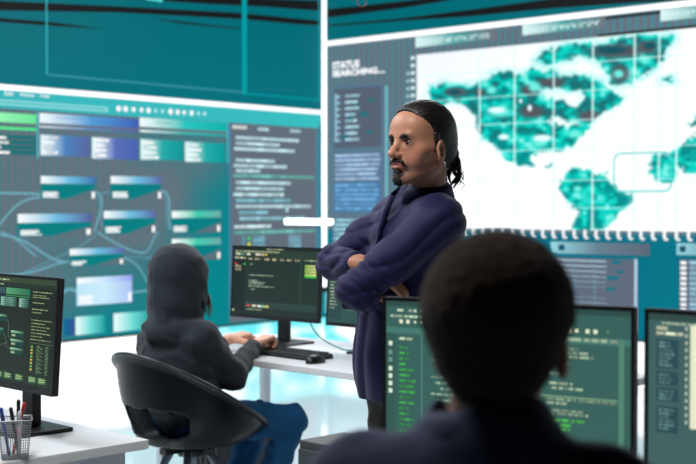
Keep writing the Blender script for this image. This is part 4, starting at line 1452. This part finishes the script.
# legs, trunk, arms and hands under the clothes
for q in (-1, 1):
    hip = HIP + BL * q * .085; kn = V(*(B + BL * q * .095 + BF * .02 + V(0, 0, .49))); an = B + BL * q * .10 + V(0, 0, .08)
    s.cap(hip, kn, .075, .052, .03); s.cap(kn, an, .050, .036, .02)
    s.cap(an + BF * .0, an + BF * .13 + V(0, 0, -.045), .034, .026, .03)
s.ell(HIP + V(0, 0, .02), (.14, .14, .13), .04)
s.ell(HIP + V(-.005, 0, .22), (.10, .12, .17), .04)
s.ell(V(.215, 3.60, 1.27), (.095, .12, .13), .04)
s.cap(NECK - V(0, 0, .03), hw(0, -.025, -.06), .052, .050, .02)
for S_, E_, W_ in ((S_L, E_L, W_L), (S_R, E_R, W_R)):
    s.cap(S_, E_, .050, .040, .03); s.cap(E_, W_, .038, .026, .015)
shape_head(s)
hand(s, W_R, V(.09, -.035, -.03), V(.1, -.6, .8), V(.3, -.9, -.3), curl=.35, scale=1.0)
hand(s, W_L, V(.05, -.02, -.03), V(-.5, -.8, .3), V(-.3, .1, .9), curl=.55, scale=.95)
body = s.mesh('body', M_skin, man, 1, skin_tone, Matrix.Translation(Vector(-B)))
body.data.update()

TM = Matrix.Translation(Vector(-B))
# eyes
for q in (-1, 1):
    b = MB(); c0 = hw(q * .031, .0765, -.0005)
    gz = unit(HF + V(.02, -.05, -.03))
    rotm = Vector(gz).to_track_quat('Z', 'Y').to_matrix().to_4x4()
    prof = [(0, -.0118)] + [(.0118 * math.sin(a), -.0118 * math.cos(a)) for a in np.linspace(.3, math.pi - .56, 9)]
    b.lathe(prof, 18, TM @ Matrix.Translation(Vector(c0)) @ rotm)
    ey = b.build('eyeball', M_eye, man)
    b = MB(); b.lathe([(.0066, .0098), (.004, .0112), (0, .0120)], 16, TM @ Matrix.Translation(Vector(c0)) @ rotm)
    b.build('iris', M_iris, ey)
    # brow and upper lash line
    b = MB()
    pts = [hw(q * .010, .0925, .012), hw(q * .022, .0925, .0165), hw(q * .037, .086, .0185), hw(q * .049, .0715, .014)]
    b.tube([p - B for p in pts], [.0052, .0068, .0064, .0034], 8)
    b.build('eyebrow', M_beard, man)
    b = MB()
    pts = [hw(q * .0185, .0855, .0035), hw(q * .027, .0905, .0075), hw(q * .036, .0875, .0075), hw(q * .0445, .080, .0025)]
    b.tube([p - B for p in pts], [.0012, .0024, .0024, .0012], 6)
    b.build('eyelashes', M_beard, man)

# hair: shell over the skull, swept back, with a wavy tail at the nape
h = .0026
s = SDF(axis(HC[0] - .14, HC[0] + .17, h), axis(HC[1] - .14, HC[1] + .19, h), axis(1.44, 1.72, h))
e = lambda c, r, k=.02, op='add', R_=RHN: s.ell(hw(*c), r, k, op, R_)
e((0, -.011, .034), (.0780, .0910, .0895), .02)
e((0, .030, .070), (.058, .050, .035), .03)
e((0, -.056, -.015), (.058, .046, .060), .03)
# cut the face free
e((0, .110, .003), (.098, .075, .093), .008, 'sub')
e((0, .09, -.09), (.14, .105, .085), .01, 'sub')
e((.088, .006, -.022), (.022, .022, .034), .006, 'sub'); e((-.088, .006, -.022), (.022, .024, .036), .006, 'sub')
for q in (-1, 1): s.cap(hw(q * .0725, .020, .022), hw(q * .0700, .021, -.024), .0065, .0035, .010)      # sideburns
s.plane(hw(0, .02, -.062), V(*(Rh @ Vector((0, .5, -1)))), .01)


def strands(X, Y, Z):
    P = np.stack([X, Y, Z], -1) - HC; Hh = P @ RHN
    a = np.arctan2(Hh[..., 2] - .01, Hh[..., 0])
    n = vnoise(X * 30, Y * 30, 5, Z * 30)
    return .0006 * np.sin(a * 46 + n * 6) + .0006 * np.sin(a * 95 + n * 9)


s.warp(strands)
hair = s.mesh('hair', M_hair, man, 1, None, TM)
b = MB(); rh = random.Random(8)
for i in range(34):     # wavy locks hanging behind the neck
    x0 = rh.uniform(-.035, .045); st = V(*hw(x0, -.060 - rh.uniform(0, .022), rh.uniform(-.03, .015)))
    ln = rh.uniform(.05, .095); ph = rh.uniform(0, 6); am = rh.uniform(.004, .010)
    pts = []
    for j in range(12):
        t = j / 11
        off = V(*(Rh @ Vector((am * math.sin(ph + t * 8) * (t + .2), -.022 * math.sin(t * 2.6) - am * math.cos(ph + t * 7) * t, 0))))
        pts.append(st + off + V(0, 0, -ln * t) - B)
    b.tube(pts, [.0075 * (1 - .75 * (j / 11) ** 2) for j in range(12)], 7)
b.build('tail_of_hair', M_hair, man)
b = MB(); rh = random.Random(3)
for i in range(10):     # loose wisps
    st = V(*hw(rh.uniform(.03, .06), -.065 - rh.uniform(0, .025), rh.uniform(-.06, -.02)))
    pts = [st + V(.006 * math.sin(t * 2) + .004 * t, .0, -.012 * t) + V(*(Rh @ Vector((0, -.006 * math.sin(t * 1.6 + i), 0)))) - B for t in range(6)]
    b.tube(pts, [.0016, .0016, .0014, .0012, .001, .0006], 5)
b.build('loose_strand', M_hair, man)

# goatee and moustache
s = SDF(axis(HC[0] - .14, HC[0] + .06, .0022), axis(HC[1] - .14, HC[1] + .06, .0022), axis(1.44, 1.56, .0022))
e((0, .083, -.099), (.0190, .0180, .0200), .01)
s.cap(hw(-.008, .095, -.079), hw(.008, .095, -.079), .004, None, .008)
for q in (-1, 1):
    s.cap(hw(q * .003, .1025, -.0505), hw(q * .021, .094, -.0545), .0050, .0042, .005); s.cap(hw(q * .021, .094, -.0545), hw(q * .0275, .086, -.066), .0042, .0026, .005)
    s.cap(hw(q * .0245, .086, -.084), hw(q * .014, .084, -.094), .0016, .0035, .008)
s.warp(lambda X, Y, Z: .0012 * np.sin(X * 900 + Z * 400) + .001 * np.sin(Y * 1100 - Z * 500))
s.mesh('beard', M_beard, man, 0, None, TM)
b = MB(); c0 = hw(.0845, -.004, -.055)
b.tube([c0 + V(0, 0, .0) - B + V(.0045 * math.cos(a) * .4, .0045 * math.cos(a), .0055 * math.sin(a)) for a in np.linspace(0, 6.28, 14)[:-1]], .0013, 6, closed=True)
b.build('earring', M_chrome, man)

# shirt
h = .0048
s = SDF(axis(-.15, .50, h), axis(3.26, 3.98, h), axis(.78, 1.53, h))
UPV = V(0, 0, 1)
RB = np.stack([BL, BF, UPV], 1)
s.ell(V(.198, 3.585, 1.335), (.165, .112, .125), .04, 'add', RB)          # chest and shoulders
s.ell(V(.175, 3.585, 1.16), (.158, .130, .24), .06, 'add', RB)
s.ell(V(.168, 3.59, .97), (.160, .150, .22), .06, 'add', RB)
s.cap(NECK + V(.01, .0, -.055), S_L + V(-.005, 0, .0), .060, .056, .05)
s.cap(NECK + V(0, 0, -.05), NECK + V(-.005, 0, -.012), .066, .064, .02)
s.cap(NECK + V(.0, .0, -.06), S_R, .060, .056, .05)
s.cap(S_L, S_L * .45 + E_L * .55, .060, .053, .04); s.cap(S_L * .45 + E_L * .55, E_L, .053, .049, .03)
s.cap(E_L, W_L + (E_L - W_L) * .06, .052, .040, .02)
s.cap(S_R, S_R * .5 + E_R * .5, .064, .056, .03); s.cap(S_R * .5 + E_R * .5, E_R, .053, .046, .03)
s.cap(E_R, W_R + (E_R - W_R) * .28, .045, .036, .012)
def ridge(ph, p=.75):
    return 1 - 2 * np.abs(np.sin(ph)) ** p


def shirt_fold(X, Y, Z):
    n = vnoise(X * 7 + 20, Y * 7 + 20, 31, Z * 7 + 20) - .5
    n2 = vnoise(X * 16 + 5, Y * 16 + 5, 32, Z * 16 + 5) - .5
    al = unit(E_L - S_L); pe = unit(np.cross(al, V(0, 1, 0)))
    a = X * al[0] + Y * al[1] + Z * al[2]; p = X * pe[0] + Y * pe[1] + Z * pe[2]
    near = np.exp(-((np.hypot(X - E_L[0], Z - E_L[2]) / .10) ** 2)) + np.exp(-((np.hypot(X - E_R[0], Z - E_R[2]) / .09) ** 2))
    up = np.clip((Z - 1.12) / .08, 0, 1)
    v = .0048 * ridge(p * 58 + a * 12 + n * 6, .6) * (.35 + .65 * vnoise(X * 11, Y * 11, 40, Z * 11)) * up
    v += .0042 * ridge(a * 95 + p * 30 + n * 6 + n2 * 2) * np.clip(near, 0, 1)
    v += .0020 * n2 * 2
    low = 1 - up
    q = X * BL[0] + Y * BL[1]
    return v + low * (.0045 * ridge(q * 34 + X * 20 + n * 5 + Z * 3, 1.2))


s.warp(shirt_fold)
s.cap(NECK + V(-.004, 0, -.04), NECK + V(-.008, 0, .08), .050, .060, .006, 'sub')
s.plane(V(0, 0, .875), V(.0, .0, -1.), .004)
# gap between the forearms and the placket seam down the chest
s.mesh('shirt', M_shirt, man, 1, None, TM)
# standing collar
b = MB(); nC = 40; cc = V(.210, 3.568, 0)
vs = []; fs = []
for i in range(nC + 1):
    a = -2.72 + 5.44 * i / nC      # 0 at the back, open at the front
    dirv = -BF * math.cos(a) + BL * math.sin(a)
    fr = (1 - math.cos(a)) / 2
    for (rr_, zz) in ((.070, 1.430), (.066, 1.455), (.067, 1.484), (.078, 1.470), (.086, 1.440)):
        zoff = -.016 * fr
        rad = rr_ + .012 * fr * (zz < 1.48) 
        pnt = cc + dirv * rad * (1.0 if zz != 1.44 else 1.0) + V(0, 0, zz + zoff - (.006 * fr if rr_ > .07 else 0))
        vs.append(pnt - B)
for i in range(nC):
    for j in range(4): fs.append((i * 5 + j, (i + 1) * 5 + j, (i + 1) * 5 + j + 1, i * 5 + j + 1))
b.mesh(vs, fs, 0, True); b.build('collar', M_shirt, man, solid=.004)
# cuff on the far arm, placket with buttons
b = MB(); d = unit(W_R - E_R); c0 = E_R + (W_R - E_R) * .66
b.tube([c0 - B, c0 + d * .004 - B, c0 + d * .045 - B, c0 + d * .048 - B], [.034, .0375, .0365, .030], 24); b.build('cuff', M_shirt, man)
b = MB(); pl = []
M_btn = mat('dark_button', (20, 20, 40), .3)
b.tube([V(.123, 3.505, 1.445) - B, V(.105, 3.505, 1.40) - B, V(.090, 3.515, 1.35) - B, V(.080, 3.52, 1.29) - B], [.008, .009, .009, .008], 8)
b.build('placket', M_shirt, man)
b = MB(); b.tube([W_R + V(.002 + .027 * (dx), 0, 0) * 0 + W_R * 0 + (W_R + d * .012 + np.cross(d, V(0, 0, 1)) * .0285 * math.cos(a) + V(0, 0, 1) * .0225 * math.sin(a) - B) for dx, a in [(0, t) for t in np.linspace(0, 6.283, 20)[:-1]]], .0016, 6, closed=True)
b.build('bracelet', mat('red_cord', (150, 40, 36), .6), man)

# trousers and shoes
h = .0065
s = SDF(axis(-.05, .46, h), axis(3.35, 3.85, h), axis(.03, 1.02, h))
for q in (-1, 1):
    hip = HIP + BL * q * .088 + V(-.02, 0, 0); kn = B + BL * q * .10 + BF * .025 + V(0, 0, .49); an = B + BL * q * .105 + V(0, 0, .06)
    s.cap(hip, kn, .098, .076, .03); s.cap(kn, an, .074, .062, .02)
s.ell(HIP + V(-.01, 0, -.01), (.135, .125, .12), .04)
s.warp(folds(.004, (V(.2, .1, 1), 70, 0, .6), (V(1, .4, .2), 90, 1, .7)))
s.plane(V(0, 0, .045), V(0, 0, -1), .003)
s.mesh('trousers', M_trouser, man, 1, None, TM)
for q in (-1, 1):
    an = B + BL * q * .105
    s = SDF(axis(an[0] - .28, an[0] + .14, .006), axis(an[1] - .16, an[1] + .14, .006), axis(0.0, .14, .006))
    s.cap(an + V(0, 0, .045) - BF * .04, an + V(0, 0, .035) + BF * .16, .048, .040, .02, flat=(V(0, 0, 1), .9))
    s.cap(an + V(0, 0, .05), an + V(0, 0, .10), .045, .042, .02)
    s.plane(V(0, 0, .006), V(0, 0, -1), .002)
    s.mesh('shoe', M_shoe, man, 1, None, TM)

# ------------------------------------------------------------------ hooded person at the far desk
M_hood = mat('dark_grey_fleece', (42, 48, 57), .85, sheen=.12, bump=(420, .0006), vary=(11, .15), spec=.2)
M_jeans = mat('blue_denim', (22, 76, 118), .85, bump=(500, .0005), vary=(13, .3), spec=.2)
M_brown = mat('light_brown_hair', (120, 78, 58), .6, bump=(200, .001))
HB = V(-.66, 5.26, 0); F4 = V(.7071, .7071, 0); R4 = V(.7071, -.7071, 0)
hp = thing('person', 'person in a dark hooded sweatshirt and blue jeans typing with the back turned', 'person', tuple(HB))
HM = Matrix.Translation(Vector(-HB))
HD = V(-.685, 5.235, 1.085)      # head centre inside the hood
HR = np.stack([R4, F4, V(0, 0, 1)], 1)
N0 = V(-.70, 5.22, .93)
SR = V(-.585, 5.11, .875); SL = V(-.812, 5.335, .835)
ER = V(-.478, 5.235, .715); EL = V(-.72, 5.60, .72)
WR = V(-.405, 5.56, .808); WL = V(-.535, 5.72, .812)
HIPR = V(-.605, 5.20, .525); HIPL = V(-.725, 5.33, .525)
KR = V(-.240, 5.385, .505); KL = V(-.40, 5.66, .475)
AR = V(-.385, 5.43, .09); AL_ = V(-.53, 5.52, .09)

s = SDF(axis(-.95, -.12, .007, (-.56, -.28, .003)), axis(5.0, 5.95, .007, (5.5, 5.92, .003)), axis(.0, 1.26, .008, (.74, .86, .003)))
for hi, kn, an in ((HIPR, KR, AR), (HIPL, KL, AL_)):
    s.cap(hi, kn, .065, .048, .03); s.cap(kn, an, .046, .034, .02); s.cap(an, an + F4 * .13 + V(0, 0, -.05), .032, .024, .03)
s.ell(V(-.66, 5.26, .58), (.13, .13, .11), .04); s.ell(V(-.69, 5.23, .78), (.12, .12, .17), .05)
s.cap(N0, HD + V(0, 0, -.05), .052, .05, .03)
for S_, E_, W_ in ((SR, ER, WR), (SL, EL, WL)):
    s.cap(S_, E_, .042, .036, .03); s.cap(E_, W_, .034, .025, .015)
s.ell(HD + F4 * .015, (.068, .088, .108), .02, 'add', HR)
s.ell(HD + F4 * .055 + V(0, 0, -.045), (.045, .045, .06), .02, 'add', HR)
s.cap(HD + F4 * .095 + V(0, 0, -.005), HD + F4 * .118 + V(0, 0, -.035), .008, .011, .01)
s.cap(HD + F4 * .09 - R4 * .03 + V(0, 0, .015), HD + F4 * .09 + R4 * .03 + V(0, 0, .015), .008, None, .012)
hand(s, WR, V(.50, .66, .22), V(-.1, -.05, 1), V(-.8, .5, 0), curl=1.0, scale=1.05)
hand(s, WL, V(.66, .45, .16), V(-.05, -.1, 1), V(.8, -.4, 0), curl=1.0, scale=1.05)
s.mesh('body', M_skin, hp, 1, lambda P: np.tile(np.array([[232, 178, 152]], float), (len(P), 1)), HM)
b = MB(); rh = random.Random(5)
for i in range(12):
    st = HD + F4 * rh.uniform(.055, .095) + R4 * rh.uniform(.045, .062) + V(0, 0, rh.uniform(-.06, .01))
    b.tube([st - HB, st + F4 * .012 + V(0, 0, -.05) - HB, st + F4 * rh.uniform(-.005, .015) + R4 * rh.uniform(0, .010) + V(0, 0, -rh.uniform(.06, .09)) - HB], [.004, .004, .0015], 6)
b.build('hair', M_brown, hp)

# sweatshirt with the hood up
h = .0055
s = SDF(axis(-.98, -.36, h), axis(4.98, 5.80, h), axis(.47, 1.30, h))
s.ell(V(-.675, 5.245, .62), (.175, .135, .17), .05, 'add', HR)
s.ell(V(-.70, 5.228, .755), (.198, .135, .17), .05, 'add', HR)
s.cap(N0 + V(0, 0, -.055), SR, .085, .068, .05); s.cap(N0 + V(0, 0, -.055), SL, .085, .068, .05)
s.cap(SR, ER, .066, .058, .03); s.cap(ER, WR - unit(WR - ER) * .05, .058, .038, .03); s.cap(SL, EL, .066, .056, .03); s.cap(EL, WL - unit(WL - EL) * .05, .054, .036, .03)
tl_ = unit(F4 * .0 + V(0, 0, 1))
s.ell(HD + V(-.008, -.008, .028), (.118, .132, .138), .03, 'add', HR)
s.ell(HD - F4 * .035 + V(0, 0, .075), (.082, .092, .082), .05, 'add', HR)
s.ell(HD - F4 * .025 + V(0, 0, -.075), (.122, .122, .095), .05, 'add', HR)
s.ell(N0 - F4 * .02 + V(0, 0, -.022), (.135, .125, .065), .04, 'add', HR)
# the opening in front, following the face
s.ell(HD + F4 * .085 + V(0, 0, -.01), (.092, .150, .128), .012, 'sub', HR)
s.plane(HD + F4 * .100, unit(F4 + V(0, 0, -.22)), .012) if False else None
fh = folds(.0024, (V(.2, .5, .8), 95, 0, .8), (V(.7, -.4, .5), 70, 2, .6), (V(.4, .8, -.6), 85, 4, .5))
def hood_fold(X, Y, Z):
    v = fh(X, Y, Z)
    up = np.clip((Z - .98) / .05, 0, 1)
    seam = np.abs((X - HD[0]) * R4[0] + (Y - HD[1]) * R4[1])
    return v * (1 - .45 * up) + .0018 * (1 - 2 * np.sqrt(np.abs(np.sin(v * 300)))) * (1 - .5 * up) - .0025 * np.exp(-((seam - .012) / .004) ** 2) * up
s.warp(hood_fold)
# hanging creases of the hood and the crease under it
for a_, b_ in (((-.10, -.07, .10), (-.07, -.10, -.06)), ((.055, -.085, .10), (.075, -.065, -.08)), ((.095, -.02, .08), (.10, .02, -.08)), ((-.02, -.12, .05), (.03, -.118, -.07))):
    p_ = HD + R4 * a_[0] + F4 * a_[1] + V(0, 0, a_[2]); q_ = HD + R4 * b_[0] + F4 * b_[1] + V(0, 0, b_[2])
    s.cap(p_, q_, .007, .010, .016, 'sub')
for k in range(15):
    a_ = math.radians(-200 + k * 16); a2 = math.radians(-200 + (k + 1) * 16)
    f_ = lambda a: N0 + R4 * .128 * math.cos(a) + F4 * (.128 * math.sin(a) - .02) + V(0, 0, .040 - .012 * math.sin(a))
    s.cap(f_(a_), f_(a2), .003, None, .010, 'sub')
for E_, S_ in ((ER, SR),):
    ax = unit(S_ - E_)
    for tt in (.1, .24, .38):
        c0 = E_ + (S_ - E_) * tt
        s.cap(c0 + V(.03, -.05, .02), c0 + V(-.03, -.055, .04), .004, .003, .01, 'sub')
s.mesh('hooded_sweatshirt', M_hood, hp, 1, None, HM)
for W_, E_ in ((WR, ER), (WL, EL)):
    d = unit(W_ - E_); b = MB(); c0 = W_ - d * .075
    b.tube([c0 - HB, c0 + d * .006 - HB, c0 + d * .045 - HB, c0 + d * .05 - HB], [.036, .040, .036, .028], 20); b.build('cuff', M_hood, hp)
# hood hem rope around the opening
# jeans
h = .007
s = SDF(axis(-.90, -.10, h), axis(5.02, 5.84, h), axis(.05, .68, h))
for hi, kn, an in ((HIPR, KR, AR), (HIPL, KL, AL_)):
    s.cap(hi, kn, .088, .068, .03); s.cap(kn, an, .066, .056, .02)
s.ell(V(-.665, 5.265, .545), (.15, .13, .09), .04, 'add', HR)
s.warp(folds(.0045, (V(.5, .3, .8), 80, 0, .7), (V(.9, .2, -.5), 60, 1, .6)))
s.plane(V(0, 0, .075), V(0, 0, -1), .003)
s.mesh('jeans', M_jeans, hp, 1, None, HM)
for an, dd in ((AR, unit(V(.75, .65, 0))), (AL_, unit(V(.6, .8, 0)))):
    s = SDF(axis(an[0] - .14, an[0] + .26, .007), axis(an[1] - .14, an[1] + .26, .007), axis(0, .15, .007))
    g = V(an[0], an[1], 0)
    s.cap(g + V(0, 0, .045) - dd * .04, g + V(0, 0, .034) + dd * .15, .046, .038, .02); s.cap(g + V(0, 0, .05), g + V(0, 0, .105), .045, .042, .02)
    s.plane(V(0, 0, .006), V(0, 0, -1), .002)
    s.mesh('shoe', mat('white_trainer', (210, 212, 215), .5), hp, 1, None, HM)

# ------------------------------------------------------------------ the nearest person, seen from behind
M_short = mat('short_dark_brown_hair', (42, 27, 20), .95, bump=(420, .004), sheen=.12, spec=.1)
M_navy = mat('dark_navy_shirt', (40, 48, 78), .85, sheen=.15, bump=(300, .0006), vary=(9, .15), spec=.2)
NB = V(.17, 1.56, 0); yn = math.radians(-14); NF = V(math.sin(-yn), math.cos(yn), 0); NR = V(NF[1], -NF[0], 0)
NM = Matrix.Translation(Vector(-NB)); NRm = np.stack([NR, NF, V(0, 0, 1)], 1)
npn = thing('person', 'nearest person seen from behind, short dark hair, dark navy shirt', 'person', tuple(NB))
NH = V(.190, 1.60, 1.262)
e3 = lambda s, c, r, k=.02, op='add': s.ell(NH + NRm @ V(*c), r, k, op, NRm)
nS = [V(.165, 1.56, 1.062) + NR * q * .158 for q in (-1, 1)]
nE = [V(.17, 1.56, .80) + NR * q * .25 + NF * .08 for q in (-1, 1)]
nW = [V(.17, 1.56, .80) + NR * q * .13 + NF * .33 for q in (-1, 1)]
s = SDF(axis(-.18, .55, .007, (.08, .30, .004)), axis(1.36, 2.2, .007, (1.5, 1.75, .004)), axis(0, 1.40, .008, (1.12, 1.38, .004)))
e3(s, (0, -.012, .02), (.078, .094, .088)); e3(s, (0, .035, -.045), (.056, .058, .066), .03); e3(s, (0, .08, -.095), (.024, .02, .02), .02)
s.cap(NH + NRm @ V(0, .095, .0), NH + NRm @ V(0, .118, -.035), .008, .012, .01)
s.cap(NH + NRm @ V(-.034, .085, .018), NH + NRm @ V(.034, .085, .018), .009, None, .014)
s.cap(NH + NRm @ V(-.015, .09, -.062), NH + NRm @ V(.015, .09, -.062), .007, None, .006)
for q in (-1, 1):
    ex = .080 if q > 0 else .074
    e3(s, (q * .031, .1, .0), (.018, .014, .011), .012, 'sub'); e3(s, (q * .031, .076, 0), (.015, .0145, .0125), .005)
    e3(s, (q * ex, -.006, -.026), (.010, .020, .034), .010); e3(s, (q * (ex + .008), -.002, -.022), (.006, .011, .019), .004, 'sub')
s.cap(NH + V(-.004, -.02, -.06), V(.172, 1.565, 1.10), .053, .060, .03)
s.ell(V(.17, 1.57, .92), (.14, .11, .18), .05, 'add', NRm); s.ell(V(.17, 1.58, .62), (.15, .12, .14), .05, 'add', NRm)
for q in (0, 1):
    s.cap(nS[q], nE[q], .045, .038, .03); s.cap(nE[q], nW[q], .036, .026, .02)
    sg = -1 if q == 0 else 1
    hp_ = V(.17, 1.58, .53) + NR * sg * .09; kn = hp_ + NF * .43 + V(0, 0, .01); an = kn + V(0, 0, -.44) + NF * .02
    s.cap(hp_, kn, .07, .05, .03); s.cap(kn, an, .048, .036, .02); s.cap(an, an + NF * .13 + V(0, 0, -.05), .033, .025, .03)
    hand(s, nW[q], NF + NR * -sg * .15, V(0, 0, 1), NR * -sg, curl=.7)
s.mesh('body', M_skin, npn, 1, lambda P: np.tile(np.array([[150, 104, 82]], float), (len(P), 1)), NM)
s = SDF(axis(.06, .32, .004), axis(1.46, 1.76, .004), axis(1.12, 1.41, .004))
e3(s, (0, -.020, .030), (.0965, .1060, .0960), .02)
e3(s, (0, -.045, -.035), (.066, .062, .060), .03)
e3(s, (0, .125, -.03), (.11, .080, .105), .01, 'sub')
e3(s, (0, .07, -.10), (.13, .085, .075), .01, 'sub')
for q in (-1, 1): e3(s, (q * .104, .002, -.028), (.026, .030, .044), .006, 'sub')
s.plane(NH + V(0, 0, -.092), V(0, 0, -1), .012)
s.warp(lambda X, Y, Z: .0035 * (vnoise(X * 170 + 40, Y * 170 + 40, 2, Z * 170 + 40) - .5) + .002 * np.sin(X * 700) * np.sin(Y * 640) * np.sin(Z * 720))
s.mesh('hair', M_short, npn, 0, None, NM)
h = .007
s = SDF(axis(-.20, .56, h), axis(1.36, 1.98, h), axis(.54, 1.22, h))
s.ell(V(.17, 1.565, .88), (.185, .135, .22), .05, 'add', NRm); s.ell(V(.17, 1.575, .66), (.185, .145, .16), .05, 'add', NRm)
for q in (0, 1):
    s.cap(V(.17, 1.56, 1.085), nS[q], .080, .062, .05); s.cap(nS[q], nE[q], .062, .055, .03); s.cap(nE[q], nW[q] + (nE[q] - nW[q]) * .12, .052, .040, .03)
s.cap(V(.17, 1.56, 1.07), V(.172, 1.57, 1.135), .088, .076, .03)
s.cap(V(.172, 1.57, 1.13), V(.172, 1.575, 1.24), .064, .070, .006, 'sub')
s.warp(folds(.004, (V(.8, .2, .5), 60, 0, .8), (V(-.5, .3, .9), 75, 1, .6)))
s.mesh('shirt', M_navy, npn, 1, None, NM)
b = MB(); vs = []; fs = []; nC = 40
for i in range(nC + 1):
    a = -2.75 + 5.5 * i / nC
    dv = -NF * math.cos(a) + NR * math.sin(a); fr = (1 - math.cos(a)) / 2
    for rr_, zz in ((.072, 1.115), (.069, 1.145), (.071, 1.172), (.081, 1.160), (.092, 1.120)):
        vs.append(V(.172, 1.572, 0) + dv * (rr_ + .01 * fr) + V(0, 0, zz - .03 * fr) - NB)
for i in range(nC):
    for j in range(4): fs.append((i * 5 + j, (i + 1) * 5 + j, (i + 1) * 5 + j + 1, i * 5 + j + 1))
b.mesh(vs, fs, 0, True); b.build('collar', M_navy, npn, solid=.004)
h = .008
s = SDF(axis(-.1, .46, h), axis(1.4, 2.22, h), axis(.04, .72, h))
for sg in (-1, 1):
    hp_ = V(.17, 1.58, .53) + NR * sg * .09; kn = hp_ + NF * .43 + V(0, 0, .01); an = kn + V(0, 0, -.44) + NF * .02
    s.cap(hp_, kn, .09, .068, .03); s.cap(kn, an, .066, .056, .02)
s.ell(V(.17, 1.57, .56), (.16, .135, .10), .04, 'add', NRm)
s.plane(V(0, 0, .07), V(0, 0, -1), .003)
s.mesh('trousers', M_trouser, npn, 1, None, NM)
for sg in (-1, 1):
    g = V(.17, 1.58, 0) + NR * sg * .09 + NF * .45
    s = SDF(axis(g[0] - .15, g[0] + .25, .008), axis(g[1] - .14, g[1] + .28, .008), axis(0, .15, .008))
    s.cap(g + V(0, 0, .045) - NF * .04, g + V(0, 0, .034) + NF * .16, .046, .038, .02); s.cap(g + V(0, 0, .05), g + V(0, 0, .10), .045, .042, .02)
    s.plane(V(0, 0, .006), V(0, 0, -1), .002)
    s.mesh('shoe', M_shoe, npn, 1, None, NM)
# stool carrying the nearest person
st = thing('stool', 'black round swivel stool under the nearest person', 'stool', (.17, 1.56, 0))
b = MB(); b.lathe([(0, .405), (.17, .405), (.19, .415), (.195, .435), (.185, .455), (0, .458)], 32); b.build('seat', M_black_matt, st)
b = MB(); b.lathe([(.05, .06), (.03, .09), (.022, .12), (.022, .404)], 20); b.build('column', M_chrome, st)
for k in range(5):
    a = k * 2 * math.pi / 5
    b = MB(); b.tube([(.03 * math.cos(a), .03 * math.sin(a), .09), (.27 * math.cos(a), .27 * math.sin(a), .07)], [.02, .013], 8); lg = b.build('leg', M_black, st)
    b = MB(); b.lathe([(0, -.012), (.025, -.012), (.029, 0), (.025, .012), (0, .012)], 16, Matrix.Translation((.27 * math.cos(a), .27 * math.sin(a), .03)) @ Matrix.Rotation(a, 4, 'Z') @ Matrix.Rotation(math.pi / 2, 4, 'X')); b.build('castor', M_black, lg)
